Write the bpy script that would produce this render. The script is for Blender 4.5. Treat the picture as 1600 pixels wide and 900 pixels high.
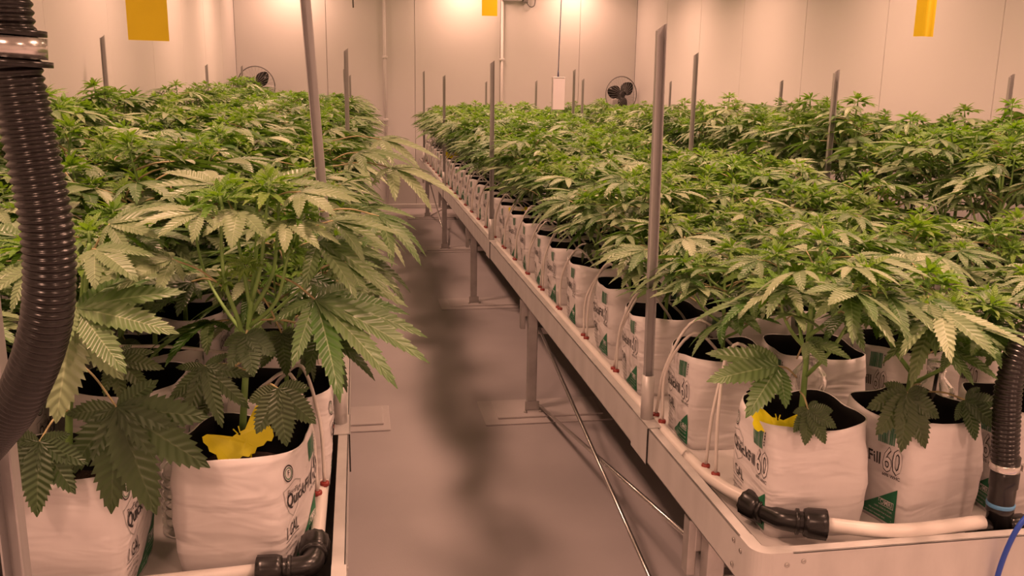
import bpy, bmesh, math, random
from mathutils import Vector, Matrix, noise
PI = math.pi
scene = bpy.context.scene
for o in list(bpy.data.objects):
    bpy.data.objects.remove(o)
COL = scene.collection

# ------------------------------------------------------------------ camera, world, exposure
CAMZ = 1.26
AX = ((0.9859, -0.1669, 0.0145), (-0.0227, -0.2184, -0.9756), (0.1660, 0.9615, -0.2191))   # right, down, forward
cam_data = bpy.data.cameras.new('camera')
cam = bpy.data.objects.new('camera', cam_data)
COL.objects.link(cam)
cam_data.sensor_width = 36.0
cam_data.lens = 36.0 * 1400.0 / 1600.0
cam_data.clip_start = 0.02
cam.matrix_world = Matrix(((AX[0][0], -AX[1][0], -AX[2][0], 0), (AX[0][1], -AX[1][1], -AX[2][1], 0),
                           (AX[0][2], -AX[1][2], -AX[2][2], CAMZ), (0, 0, 0, 1)))
scene.camera = cam
world = bpy.data.worlds.new('world'); scene.world = world
world.use_nodes = True
world.node_tree.nodes['Background'].inputs[0].default_value = (1.0, 0.62, 0.45, 1)
world.node_tree.nodes['Background'].inputs[1].default_value = 0.15
vs = scene.view_settings
vs.view_transform = 'Standard'; vs.look = 'None'; vs.gamma = 1.0; vs.exposure = 0.0; vs.use_curve_mapping = False
LAMP_COLOR = (1.0, 0.53, 0.355)
LAMP_WATTS = 17.8
LAMP_SPREAD = 2.35
LAMP_Z = 2.42
LAMP_ROWS = (-0.60, 1.09, 2.22)
LAMP_YS = (-0.55, 1.15, 2.85, 4.55, 6.25, 7.70, 9.10)
scene.cycles.max_bounces = 8
scene.cycles.diffuse_bounces = 5
scene.cycles.transparent_max_bounces = 12


# ------------------------------------------------------------------ helpers
class MB:
    """collects faces for ONE mesh object"""
    def __init__(self):
        self.v = []; self.f = []; self.m = []; self.uv = []
    def add(self, vs, fs, mat=0, uvs=None):
        b = len(self.v)
        self.v += [tuple(p) for p in vs]
        self.uv += list(uvs) if uvs else [(0.0, 0.0)] * len(vs)
        for f in fs:
            self.f.append([b + i for i in f]); self.m.append(mat)
    def box(self, x0, x1, y0, y1, z0, z1, mat=0, M=None):
        p = [Vector((x, y, z)) for z in (z0, z1) for y in (y0, y1) for x in (x0, x1)]
        if M is not None: p = [M @ q for q in p]
        self.add(p, [(0, 2, 3, 1), (4, 5, 7, 6), (0, 1, 5, 4), (2, 6, 7, 3), (0, 4, 6, 2), (1, 3, 7, 5)], mat)
    def tube(self, pts, rad, n=8, mat=0, cap=True):
        pts = [Vector(p) for p in pts]
        rads = rad if isinstance(rad, (list, tuple)) else [rad] * len(pts)
        prev = None; rings = []
        for i, p in enumerate(pts):
            t = (pts[min(i + 1, len(pts) - 1)] - pts[max(i - 1, 0)])
            t = t.normalized() if t.length > 1e-9 else Vector((0, 0, 1))
            if prev is None:
                a = Vector((0, 0, 1)) if abs(t.z) < 0.9 else Vector((1, 0, 0))
                u = t.cross(a).normalized()
            else:
                u = (prev - t * prev.dot(t)).normalized()
            w = t.cross(u); prev = u
            rings.append([p + (u * math.cos(2 * PI * k / n) + w * math.sin(2 * PI * k / n)) * rads[i] for k in range(n)])
        vs = [q for r in rings for q in r]; fs = []
        for i in range(len(pts) - 1):
            for k in range(n):
                a = i * n + k; b = i * n + (k + 1) % n
                fs.append((a, b, b + n, a + n))
        if cap:
            fs.append(tuple(range(n - 1, -1, -1))); fs.append(tuple((len(pts) - 1) * n + k for k in range(n)))
        self.add(vs, fs, mat)
    def lathe(self, origin, axis, prof, n=20, mat=0, ridges=0, depth=0.0):
        """prof = [(distance along axis, radius)]"""
        ax = Vector(axis).normalized(); a = Vector((0, 0, 1)) if abs(ax.z) < 0.9 else Vector((1, 0, 0))
        u = ax.cross(a).normalized(); w = ax.cross(u); o = Vector(origin)
        vs = []
        for d, r in prof:
            for k in range(n):
                rr = r * (1 - depth * (k % 2)) if ridges else r
                vs.append(o + ax * d + (u * math.cos(2 * PI * k / n) + w * math.sin(2 * PI * k / n)) * rr)
        fs = []
        for i in range(len(prof) - 1):
            for k in range(n):
                a = i * n + k; b = i * n + (k + 1) % n
                fs.append((a, a + n, b + n, b))
        fs.append(tuple(range(n))); fs.append(tuple((len(prof) - 1) * n + n - 1 - k for k in range(n)))
        self.add(vs, fs, mat)
    def mesh(self, name, mats, smooth=True):
        me = bpy.data.meshes.new(name)
        me.from_pydata(self.v, [], self.f)
        for m in (mats if isinstance(mats, (list, tuple)) else [mats]): me.materials.append(m)
        me.polygons.foreach_set('material_index', self.m)
        me.polygons.foreach_set('use_smooth', [smooth] * len(self.f))
        uvl = me.uv_layers.new(name='UVMap')
        li = [0] * len(me.loops); me.loops.foreach_get('vertex_index', li)
        flat = []
        for i in li: flat += self.uv[i]
        uvl.data.foreach_set('uv', flat)
        me.update()
        return me

def link(name, me, parent=None, loc=(0, 0, 0), rot=(0, 0, 0), scale=1.0):
    o = bpy.data.objects.new(name, me); COL.objects.link(o)
    if parent is not None: o.parent = parent
    o.location = loc; o.rotation_euler = rot; o.scale = (scale, scale, scale)
    return o
def obj(name, mb, mats, parent=None, smooth=False, loc=(0, 0, 0), rot=(0, 0, 0)):
    return link(name, mb.mesh(name, mats, smooth), parent, loc, rot)
def tag(o, label, cat, group=None, kind=None):
    o['label'] = label; o['category'] = cat
    if group: o['group'] = group
    if kind: o['kind'] = kind
    return o
def thing(name, label, cat, loc=(0, 0, 0), rotz=0.0, group=None):
    o = bpy.data.objects.new(name, None); COL.objects.link(o)
    o.empty_display_size = 0.05
    o.location = loc; o.rotation_euler = (0, 0, rotz)
    return tag(o, label, cat, group)
def bevel_obj(o, w, seg=2):
    md = o.modifiers.new('bevel', 'BEVEL'); md.width = w; md.segments = seg; md.limit_method = 'ANGLE'
    return o
def curve_pts(ctrl, n=8):
    """Catmull-Rom through control points"""
    c = [Vector(p) for p in ctrl]; c = [c[0] * 2 - c[1]] + c + [c[-1] * 2 - c[-2]]
    out = []
    for i in range(1, len(c) - 2):
        for k in range(n):
            t = k / n
            out.append(0.5 * ((2 * c[i]) + (c[i + 1] - c[i - 1]) * t + (2 * c[i - 1] - 5 * c[i] + 4 * c[i + 1] - c[i + 2]) * t * t
                              + (3 * c[i] - c[i - 1] - 3 * c[i + 1] + c[i + 2]) * t ** 3))
    out.append(c[-2]); return out
def at(px, py, y):
    """the point of the room that the photograph shows at (px, py), at distance y along the aisle"""
    d = [(px - 800) / 1400 * AX[0][i] + (py - 450) / 1400 * AX[1][i] + AX[2][i] for i in range(3)]
    k = y / d[1]
    return Vector((d[0] * k, y, CAMZ + d[2] * k))

# ------------------------------------------------------------------ materials
def nodes_of(name):
    m = bpy.data.materials.new(name); m.use_nodes = True
    nt = m.node_tree
    return m, nt, nt.nodes['Principled BSDF']
def N(nt, t, **kw):
    n = nt.nodes.new(t)
    for k, v in kw.items():
        if hasattr(n, k): setattr(n, k, v)
    return n
def mat(name, color, rough=0.5, metal=0.0, var=0.06, scale=8.0, bump=0.0, bscale=60.0, spec=0.5, coords='Object', stretch=None):
    m, nt, b = nodes_of(name)
    b.inputs['Roughness'].default_value = rough; b.inputs['Metallic'].default_value = metal
    b.inputs['Specular IOR Level'].default_value = spec
    tc = N(nt, 'ShaderNodeTexCoord'); src = tc.outputs[coords]
    if stretch:
        mp = N(nt, 'ShaderNodeMapping'); mp.inputs['Scale'].default_value = stretch
        nt.links.new(src, mp.inputs[0]); src = mp.outputs[0]
    nz = N(nt, 'ShaderNodeTexNoise'); nz.inputs['Scale'].default_value = scale; nz.inputs['Detail'].default_value = 5
    nt.links.new(src, nz.inputs['Vector'])
    rp = N(nt, 'ShaderNodeValToRGB')
    rp.color_ramp.elements[0].position = 0.3; rp.color_ramp.elements[1].position = 0.7
    rp.color_ramp.elements[0].color = [max(0, c * (1 - var)) for c in color] + [1]
    rp.color_ramp.elements[1].color = [min(1, c * (1 + var)) for c in color] + [1]
    nt.links.new(nz.outputs[0], rp.inputs[0]); nt.links.new(rp.outputs[0], b.inputs['Base Color'])
    if bump:
        n2 = N(nt, 'ShaderNodeTexNoise'); n2.inputs['Scale'].default_value = bscale; n2.inputs['Detail'].default_value = 3
        nt.links.new(src, n2.inputs['Vector'])
        bp = N(nt, 'ShaderNodeBump'); bp.inputs['Strength'].default_value = bump; bp.inputs['Distance'].default_value = 0.01
        nt.links.new(n2.outputs[0], bp.inputs['Height']); nt.links.new(bp.outputs[0], b.inputs['Normal'])
    return m
def leaf_mat(name, green, pale, trans, tfac, rough, veins=11.0):
    m, nt, b = nodes_of(name)
    L = nt.links.new
    def math_(op, a, c):
        n = N(nt, 'ShaderNodeMath', operation=op)
        for i, x in enumerate((a, c)):
            if x is None: continue
            if isinstance(x, (int, float)): n.inputs[i].default_value = x
            else: L(x, n.inputs[i])
        return n.outputs[0]
    oi = N(nt, 'ShaderNodeObjectInfo'); ge = N(nt, 'ShaderNodeNewGeometry')
    uv = N(nt, 'ShaderNodeUVMap'); sp = N(nt, 'ShaderNodeSeparateXYZ'); L(uv.outputs[0], sp.inputs[0])
    av = math_('ABSOLUTE', sp.outputs[1], None)
    ph = math_('SUBTRACT', sp.outputs[0], math_('MULTIPLY', av, 0.10))
    sn = math_('SINE', math_('MULTIPLY', ph, veins * 2 * PI), None)
    rib = math_('MULTIPLY_ADD', sn, 0.5); nt.nodes[-1].inputs[2].default_value = 0.5
    mid = math_('LESS_THAN', av, 0.06)
    # colour per leaf: deep green to pale; mature leaves' pale has lamp sheen painted in
    rnd = math_('ADD', math_('MULTIPLY', ge.outputs['Random Per Island'], 0.4), math_('MULTIPLY', oi.outputs['Random'], 0.6))
    nz = N(nt, 'ShaderNodeTexNoise'); nz.inputs['Scale'].default_value = 9.0
    tc = N(nt, 'ShaderNodeTexCoord'); L(tc.outputs['Object'], nz.inputs['Vector'])
    k = math_('POWER', math_('MAXIMUM', math_('ADD', rnd, math_('MULTIPLY', math_('SUBTRACT', nz.outputs[0], 0.5), 0.6)), 0.0), 1.35)
    mx = N(nt, 'ShaderNodeMix', data_type='RGBA'); L(k, mx.inputs['Factor'])
    mx.inputs['A'].default_value = (*green, 1); mx.inputs['B'].default_value = (*pale, 1)
    m2 = N(nt, 'ShaderNodeMix', data_type='RGBA')
    L(math_('MULTIPLY', mid, 0.30), m2.inputs['Factor'])
    L(mx.outputs['Result'], m2.inputs['A']); m2.inputs['B'].default_value = tuple(min(1, c * 1.5 + 0.05) for c in pale) + (1,)
    L(m2.outputs['Result'], b.inputs['Base Color'])
    b.inputs['Roughness'].default_value = rough; b.inputs['Specular IOR Level'].default_value = 0.55
    bp = N(nt, 'ShaderNodeBump'); bp.inputs['Strength'].default_value = 0.62; bp.inputs['Distance'].default_value = 0.0024
    L(rib, bp.inputs['Height']); L(bp.outputs[0], b.inputs['Normal'])
    tr = N(nt, 'ShaderNodeBsdfTranslucent'); tr.inputs[0].default_value = (*trans, 1)
    ms = N(nt, 'ShaderNodeMixShader'); ms.inputs[0].default_value = tfac
    L(b.outputs[0], ms.inputs[1]); L(tr.outputs[0], ms.inputs[2])
    L(ms.outputs[0], nt.nodes['Material Output'].inputs[0])
    return m

M_WALL = mat('white_panel', (0.70, 0.68, 0.67), 0.42, var=0.02, scale=1.5, spec=0.35)
M_JOINT = mat('panel_joint', (0.50, 0.47, 0.45), 0.6, var=0.03)
M_CEIL = mat('ceiling_white', (0.62, 0.60, 0.58), 0.6, var=0.02, scale=2)
def floor_mat():
    m = mat('grey_epoxy_floor', (0.45, 0.415, 0.425), 0.45, var=0.07, scale=2.2, bump=0.05, bscale=260, spec=0.4)
    return m
M_FLOOR = floor_mat()
M_PLATE = mat('epoxy_coated_plate', (0.54, 0.50, 0.50), 0.42, var=0.06, scale=6, bump=0.06, bscale=120)
M_ALU = mat('milled_aluminium', (0.60, 0.585, 0.57), 0.42, 0.28, var=0.10, scale=14, bump=0.03, bscale=90, stretch=(1, 1, 0.4))
M_ALUPOST = mat('extruded_aluminium', (0.43, 0.42, 0.42), 0.38, 0.40, var=0.08, scale=10, stretch=(6, 6, 0.3))
M_STEEL = mat('galvanised_steel', (0.46, 0.44, 0.43), 0.36, 0.6, var=0.12, scale=20)
M_CHROME = mat('bright_steel', (0.72, 0.70, 0.68), 0.22, 0.9, var=0.05)
M_SCREW = mat('screw_steel', (0.5, 0.48, 0.46), 0.3, 0.9)
M_DARK = mat('dark_gap', (0.012, 0.011, 0.011), 0.7)
M_TRAY = mat('white_tray_plastic', (0.60, 0.57, 0.55), 0.4, var=0.06, scale=12)
M_GUTTER = mat('black_gutter', (0.02, 0.018, 0.018), 0.45, var=0.2)
def bag_mat():
    m = mat('white_poly_bag', (0.73, 0.70, 0.70), 0.42, var=0.03, scale=10, spec=0.45)
    nt = m.node_tree; b = nt.nodes['Principled BSDF']
    tc = N(nt, 'ShaderNodeTexCoord'); mp = N(nt, 'ShaderNodeMapping'); mp.inputs['Scale'].default_value = (7, 7, 24)
    mp.inputs['Rotation'].default_value = (0.25, 0.2, 0.0)
    oi = N(nt, 'ShaderNodeObjectInfo'); ad = N(nt, 'ShaderNodeVectorMath', operation='ADD')
    nt.links.new(tc.outputs['Object'], ad.inputs[0]); nt.links.new(oi.outputs['Random'], ad.inputs[1])
    nt.links.new(ad.outputs[0], mp.inputs[0])
    nz = N(nt, 'ShaderNodeTexNoise'); nz.inputs['Scale'].default_value = 1.0; nz.inputs['Detail'].default_value = 2; nz.inputs['Distortion'].default_value = 0.6
    nt.links.new(mp.outputs[0], nz.inputs['Vector'])
    bp = N(nt, 'ShaderNodeBump'); bp.inputs['Strength'].default_value = 0.5; bp.inputs['Distance'].default_value = 0.02
    nt.links.new(nz.outputs[0], bp.inputs['Height']); nt.links.new(bp.outputs[0], b.inputs['Normal'])
    return m
M_BAG = bag_mat()
M_BAGIN = mat('black_bag_lining', (0.005, 0.0045, 0.0045), 0.7, var=0.2, spec=0.2)
M_SOIL = mat('dark_coco_soil', (0.030, 0.016, 0.010), 0.9, var=0.6, scale=90, bump=0.9, bscale=140)
M_INK = mat('black_ink', (0.02, 0.02, 0.022), 0.45)
M_INKGREY = mat('grey_ink', (0.36, 0.36, 0.35), 0.45)
M_INKGREEN = mat('green_ink', (0.018, 0.17, 0.075), 0.45, var=0.05)
M_INKWHITE = mat('white_ink', (0.75, 0.72, 0.72), 0.45, var=0.01)
M_PIPE = mat('white_pvc_pipe', (0.74, 0.70, 0.66), 0.32, var=0.03)
M_TUBE = mat('white_drip_tubing', (0.66, 0.62, 0.58), 0.4, var=0.03)
M_GROM = mat('red_rubber', (0.26, 0.03, 0.022), 0.35, var=0.1)
M_BLACK = mat('black_plastic', (0.014, 0.013, 0.013), 0.27, var=0.15)
M_HOSE = mat('black_ribbed_hose', (0.012, 0.010, 0.009), 0.26, var=0.2, scale=30)
M_BLUE = mat('blue_plastic', (0.02, 0.07, 0.42), 0.4)
M_BLUERING = mat('pale_blue_seal', (0.10, 0.30, 0.55), 0.35)
M_NAVY = mat('dark_blue_cord', (0.03, 0.04, 0.10), 0.5)
M_YELLOW = mat('yellow_sticky_sheet', (0.82, 0.60, 0.004), 0.5, var=0.05, scale=5)
M_BUTTER = mat('lemon_sticky_card', (0.86, 0.78, 0.012), 0.45, var=0.04, scale=5)
M_SENSOR = mat('white_sensor_case', (0.76, 0.70, 0.76), 0.4, var=0.02)
M_BOX = mat('light_grey_fitting', (0.55, 0.53, 0.52), 0.45)
M_GREYPLUG = mat('grey_plug', (0.20, 0.19, 0.19), 0.5)
M_STEM = mat('green_plant_stem', (0.19, 0.34, 0.085), 0.45, var=0.25, scale=25)
M_PETIOLE = mat('reddish_leaf_stalk', (0.36, 0.30, 0.15), 0.5, var=0.25, scale=30)
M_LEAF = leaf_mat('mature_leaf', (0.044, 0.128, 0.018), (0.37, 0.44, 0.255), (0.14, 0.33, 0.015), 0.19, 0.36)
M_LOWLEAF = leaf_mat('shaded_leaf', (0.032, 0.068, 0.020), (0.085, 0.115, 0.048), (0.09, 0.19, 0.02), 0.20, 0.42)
M_TIP = leaf_mat('young_leaf', (0.105, 0.260, 0.021), (0.30, 0.40, 0.11), (0.24, 0.50, 0.015), 0.33, 0.42, 7.0)
def clear_mat():
    m, nt, b = nodes_of('clear_plastic')
    b.inputs['Base Color'].default_value = (0.9, 0.9, 0.88, 1); b.inputs['Roughness'].default_value = 0.12
    b.inputs['Transmission Weight'].default_value = 0.85; b.inputs['IOR'].default_value = 1.25
    tc = N(nt, 'ShaderNodeTexCoord'); nz = N(nt, 'ShaderNodeTexNoise'); nz.inputs['Scale'].default_value = 40
    bp = N(nt, 'ShaderNodeBump'); bp.inputs['Strength'].default_value = 0.15
    nt.links.new(tc.outputs['Object'], nz.inputs['Vector']); nt.links.new(nz.outputs[0], bp.inputs['Height']); nt.links.new(bp.outputs[0], b.inputs['Normal'])
    return m
M_CLEAR = clear_mat()
def glow_mat():
    m, nt, b = nodes_of('lamp_glow')
    b.inputs['Emission Color'].default_value = (*LAMP_COLOR, 1); b.inputs['Emission Strength'].default_value = 12.0
    return m
M_GLOW = glow_mat()

# ------------------------------------------------------------------ the room
X0, X1, YB, YF, ZC = -1.164, 2.917, 9.43, -1.6, 3.0
mb = MB(); mb.box(X0 - .1, X1 + .1, YF - .1, YB + .1, -0.08, 0.0)
fl = obj('floor', mb, M_FLOOR); fl['kind'] = 'structure'
mb = MB(); mb.box(X0 - .1, X1 + .1, YF - .1, YB + .1, ZC, ZC + 0.08)
ce = obj('ceiling', mb, M_CEIL); ce['kind'] = 'structure'

def wall(name, a0, a1, seams, axis, face, out):
    """backing in the joint colour, panels proud of it; out = +1 / -1 is the side away from the room"""
    mb = MB(); t0, t1 = sorted((face + out * 0.012, face + out * 0.07))
    if axis == 'x': mb.box(a0, a1, t0, t1, 0, ZC)
    else: mb.box(t0, t1, a0, a1, 0, ZC)
    w = obj(name, mb, M_JOINT); w['kind'] = 'structure'
    e = [a0] + list(seams) + [a1]; t0, t1 = sorted((face, face + out * 0.0125))
    for p, q in zip(e, e[1:]):
        mb = MB(); g = 0.0022
        if axis == 'x': mb.box(p + g, q - g, t0, t1, 0.0, ZC)
        else: mb.box(t0, t1, p + g, q - g, 0.0, ZC)
        bevel_obj(obj('wall_panel', mb, M_WALL, w), 0.0015, 1)
    return w
wall('wall_back', X0, X1, (-0.285, 0.591, 1.469, 2.306), 'x', YB, 1)
wall('wall_right', YF, YB, (-0.95, 0.0, 0.95, 1.91, 2.87, 3.825, 4.763, 5.714, 6.71, 7.60, 8.475), 'y', X1, 1)
wall('wall_left', YF, YB, (-0.9, 0.04, 0.98, 1.92, 2.86, 3.793, 4.717, 5.68, 6.64, 7.58, 8.52), 'y', X0, -1)
wall('wall_front', X0, X1, (-0.285, 0.591, 1.469, 2.306), 'x', YF, -1)
for nm, a in (('baseboard_back', (X0, X1, YB - 0.018, YB, 0, 0.045)), ('baseboard_right', (X1 - 0.018, X1, YF, YB - 0.018, 0, 0.045)), ('baseboard_left', (X0, X0 + 0.018, YF, YB - 0.018, 0, 0.045))):
    mb = MB(); mb.box(*a); o = bevel_obj(obj(nm, mb, M_WALL), 0.006, 2); o['kind'] = 'structure'

# ------------------------------------------------------------------ grow lights (their lamps light the room)
lamp_n = 0
hood = MB(); hood.box(-0.10, 0.10, -0.28, 0.28, 0.03, 0.09)
for s in (-1, 1):
    hood.add([(s * 0.10, -0.28, 0.03), (s * 0.16, -0.30, -0.02), (s * 0.16, 0.30, -0.02), (s * 0.10, 0.28, 0.03)], [(0, 1, 2, 3)])
hood_me = hood.mesh('hood', M_BOX, False)
bulb = MB(); bulb.tube([(0, -0.2, 0.005), (0, 0.2, 0.005)], 0.012, 10); bulb_me = bulb.mesh('bulb', M_GLOW)
wire = MB()
for s in (-1, 1): wire.tube([(0, s * 0.2, 0.09), (0, s * 0.2, ZC - LAMP_Z)], 0.0025, 6)
wire_me = wire.mesh('hanger_wire', M_STEEL)
names = ('left', 'middle', 'right')
ords = ('nearest', 'second', 'third', 'fourth', 'fifth', 'sixth', 'farthest')
for i, x in enumerate(LAMP_ROWS):
    for j, y in enumerate(LAMP_YS):
        t = thing('grow_light', '%s hooded grow light hung in a row over the %s bench' % (ords[j], names[i]), 'lamp', (x, y, LAMP_Z), 0, 'grow lights over the benches')
        link('hood', hood_me, t); link('bulb', bulb_me, t); link('hanger_wire', wire_me, t)
        ld = bpy.data.lights.new('lamp_light', 'AREA'); ld.shape = 'RECTANGLE'; ld.size = 0.16; ld.size_y = 0.34
        ld.energy = LAMP_WATTS * (0.62 if j == 6 else 1.0); ld.color = LAMP_COLOR; ld.spread = 2.8 if j == 6 else LAMP_SPREAD
        lo = bpy.data.objects.new('lamp_light', ld); COL.objects.link(lo); lo.parent = t; lo.location = (0, 0, -0.03)

# ------------------------------------------------------------------ benches
ZT, ZB, YFRONT, YEND = 0.560, 0.483, 1.176, 8.95
ZTRAY = 0.526
def bench(label, xa, xb, splices, aisle):
    """xa < xb outer faces; aisle = -1 when the aisle is on the xa side, +1 when on xb"""
    b = thing('growing_bench', label, 'bench', ((xa + xb) / 2, YFRONT, ZB)); ox, oy, oz = b.location
    def part(name, mb, m, bev=0.0):
        mb.v = [(p[0] - ox, p[1] - oy, p[2] - oz) for p in mb.v]
        o = obj(name, mb, m, b)
        if bev: bevel_obj(o, bev, 2)
        return o
    FW, TH, RC = 0.021, 0.003, 0.03
    for side, s in ((xa, 1), (xb, -1)):
        mb = MB()
        mb.box(*sorted((side, side + s * TH)), YFRONT + RC, YEND, ZB, ZT)
        mb.box(*sorted((side, side + s * FW)), YFRONT + RC, YEND, ZT - TH, ZT)
        mb.box(*sorted((side + s * (FW - TH), side + s * FW)), YFRONT + RC, YEND, ZT - 0.014, ZT - TH)
        mb.box(*sorted((side, side + s * FW)), YFRONT + RC, YEND, ZB, ZB + TH)
        part('side_rail', mb, M_ALU, 0.0008)
    for yy, s in ((YFRONT, 1), (YEND, -1)):
        mb = MB()
        mb.box(xa + RC, xb - RC, *sorted((yy, yy + s * TH)), ZB, ZT)
        mb.box(xa + RC, xb - RC, *sorted((yy, yy + s * FW)), ZT - TH, ZT)
        mb.box(xa + RC, xb - RC, *sorted((yy + s * (FW - TH), yy + s * FW)), ZT - 0.014, ZT - TH)
        part('end_rail', mb, M_ALU, 0.0008)
    for cx, sx in ((xa, 1), (xb, -1)):
        for cy, sy in ((YFRONT, 1), (YEND, -1)):
            mb = MB(); path_o = []; path_i = []
            L = 0.062; r = RC
            path_o.append((0, L)); path_i.append((FW, L))
            for k in range(9):
                a = k / 8 * PI / 2
                path_o.append((r - r * math.cos(a), r - r * math.sin(a)))
                ri = r - FW
                path_i.append((r - ri * math.cos(a), r - ri * math.sin(a)))
            path_o.append((L, 0)); path_i.append((L, FW))
            e = 0.0012; n = len(path_o); vs = []
            for (u, v) in path_o:
                for z in (ZB - e, ZT + e): vs.append((cx + sx * (u - e), cy + sy * (v - e), z))
            for (u, v) in path_i:
                for z in (ZT - 0.006, ZT + e): vs.append((cx + sx * u, cy + sy * v, z))
            fs = []
            for k in range(n - 1):
                a = 2 * k
                fs.append((a, a + 2, a + 3, a + 1))                       # outer face
                c = 2 * n + 2 * k
                fs.append((a + 1, a + 3, c + 3, c + 1))                   # top flange
                fs.append((c, c + 1, c + 3, c + 2))
            fs.append((0, 1, 2 * n + 1, 2 * n)); fs.append((2 * n - 2, 2 * n - 1, 4 * n - 1, 4 * n - 2))
            mb.add(vs, fs)
            cp = part('corner_cap', mb, M_ALU)
            if cy == YFRONT:
                for (u, v, dr) in ((-0.0015, 0.052, (-sx, 0)), (0.052, -0.0015, (0, -1)), (-0.0015, 0.08, (-sx, 0)), (0.08, -0.0003, (0, -1))):
                    for z in ((ZT - 0.016, ZB + 0.018) if abs(u) > 0.06 or v > 0.06 else (ZT - 0.020,)):
                        mb = MB(); mb.lathe((cx + sx * u - ox, cy + v - oy, z - oz), (dr[0], dr[1], 0), [(0, 0.0042), (0.0015, 0.0038), (0.0018, 0.0016), (0.0008, 0.0012)], 10)
                        obj('rivet', mb, M_SCREW, b, True)
    mb = MB(); mb.box(xa + FW + 0.032, xb - FW - 0.032, YFRONT + FW + 0.014, YEND - FW - 0.014, ZB + 0.004, ZTRAY)
    part('tray', mb, M_TRAY)
    mb = MB(); mb.box(xa + TH, xb - TH, YFRONT + TH, YEND - TH, ZB + 0.0005, ZB + 0.004)
    part('gutter_liner', mb, M_GUTTER)
    for (sx_, ys) in splices:
        side = xa if sx_ < 0 else xb; s = sx_
        for y in ys:
            mb = MB(); e = 0.0025
            mb.box(*sorted((side + s * e, side + s * 0.0002)), y - 0.055, y + 0.055, ZB - 0.004, ZT + e)
            mb.box(*sorted((side + s * e, side - s * 0.030)), y - 0.055, y + 0.055, ZT + 0.0003, ZT + e)
            part('splice_plate', mb, M_ALU, 0.0008)
            mb = MB(); mb.box(*sorted((side + s * 0.0031, side + s * 0.0001)), y - 0.0572, y - 0.0552, ZB - 0.004, ZT + 0.0005)
            part('splice_gap', mb, M_DARK)
    return b
LA, LB, RA, RB, QA, QB = -1.105, -0.032, 0.5915, 1.61, 1.715, 2.79
bench('long aluminium growing bench left of the aisle', LA, LB, ((1, (1.81, 4.10, 6.40)),), 1)
bench('long aluminium growing bench right of the aisle, blue cable over its front', RA, RB, ((-1, (1.76, 4.09, 6.42)),), -1)
bench('long aluminium growing bench along the right wall, behind the narrow gap', QA, QB, (), -1)

def stand(label, xs, xrail, plates, sx):
    """legs at x in xs, every 1.85 m; sx points from the near leg to the middle of the bench"""
    b = thing('bench_stand', label, 'stand', (xs[0], 1.48, 0))
    ox, oy = xs[0], 1.48
    ys = [1.48, 3.31, 5.13, 6.95, 8.72]
    W = 0.018
    for y in ys:
        for i, x in enumerate(xs):
            s = sx if i == 0 else -sx
            mb = MB(); mb.box(x - W - ox, x + W - ox, y - W - oy, y + W - oy, 0.010, 0.455); bevel_obj(obj('leg', mb, M_STEEL, b), 0.003)
        # foot: wide flat plate with a narrower coated plate on it
        x0, x1 = plates
        mb = MB(); mb.box(x0 - ox, x1 - ox, y - 0.135 - oy, y + 0.13 - oy, 0.0, 0.006); bevel_obj(obj('foot_plate', mb, M_PLATE, b), 0.003)
        for p, q in ((x0, x1), (xs[1] - (x1 - xs[0]) if sx > 0 else xs[1] - 0.10, xs[1] + 0.06 if sx > 0 else xs[1] + 0.3)):
            if p != x0: mb = MB(); mb.box(p - ox, q - ox, y - 0.135 - oy, y + 0.13 - oy, 0.0, 0.006); bevel_obj(obj('foot_plate', mb, M_PLATE, b), 0.003)
            mb = MB(); mb.box(p + 0.055 - ox, q - 0.025 - ox, y - 0.085 - oy, y + 0.10 - oy, 0.006, 0.014); bevel_obj(obj('foot_strip', mb, M_PLATE, b), 0.003)
        mb = MB(); mb.box(min(xs) - 0.03 - ox, max(xs) + 0.03 - ox, y + W + 0.001 - oy, y + W + 0.034 - oy, 0.385, 0.4525); bevel_obj(obj('cross_beam', mb, M_STEEL, b), 0.003)
        mb = MB(); mb.box(min(xs) + 0.019 - ox, max(xs) - 0.019 - ox, y - 0.015 - oy, y + 0.015 - oy, 0.322, 0.350); bevel_obj(obj('cross_bar', mb, M_STEEL, b), 0.003)
        mb = MB(); mb.box(xs[0] - sx * 0.034 - 0.009 - ox, xs[0] - sx * 0.034 + 0.009 - ox, y + 0.02 - oy, y + 0.05 - oy, 0.335, 0.4525); bevel_obj(obj('rail_hook', mb, M_STEEL, b), 0.002)
        for i, x in enumerate(xs):
            mb = MB(); mb.box(x - 0.028 - ox, x + 0.028 - ox, y - 0.024 - oy, y - W - 0.0008 - oy, 0.016, 0.05); obj('foot_bracket', mb, M_STEEL, b)
            for dx in (-0.006, 0.006):
                mb = MB(); mb.lathe((x + dx * 5 - ox, y - 0.045 - oy, 0.014), (0, 0, 1), [(0, 0.007), (0.006, 0.007), (0.008, 0.004)], 8); obj('bolt', mb, M_SCREW, b)
    for i, x in enumerate(xs):
        s = sx if i == 0 else -sx
        mb = MB(); mb.tube([(x + s * 0.037 - ox, ys[0] - 0.15 - oy, 0.4675), (x + s * 0.037 - ox, ys[-1] + 0.15 - oy, 0.4675)], 0.0148, 12); obj('roller_tube', mb, M_STEEL, b, True)
        for a, c in ((ys[0], ys[1]), (ys[3], ys[4])):
            q = x + s * 0.025 - ox
            for (z0, z1, dx) in ((0.02, 0.345, 0.0), (0.345, 0.02, 0.013)):
                mb = MB(); mb.tube([(q + s * dx, a - oy, z0), (q + s * dx, c - oy, z1)], 0.0062, 8)
                obj('brace_rod', mb, M_CHROME, b, True)
    return b
stand('steel bench stand under the left bench, plates reaching into the aisle', (-0.10, -1.03), None, (-0.40, 0.098), -1)
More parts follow.
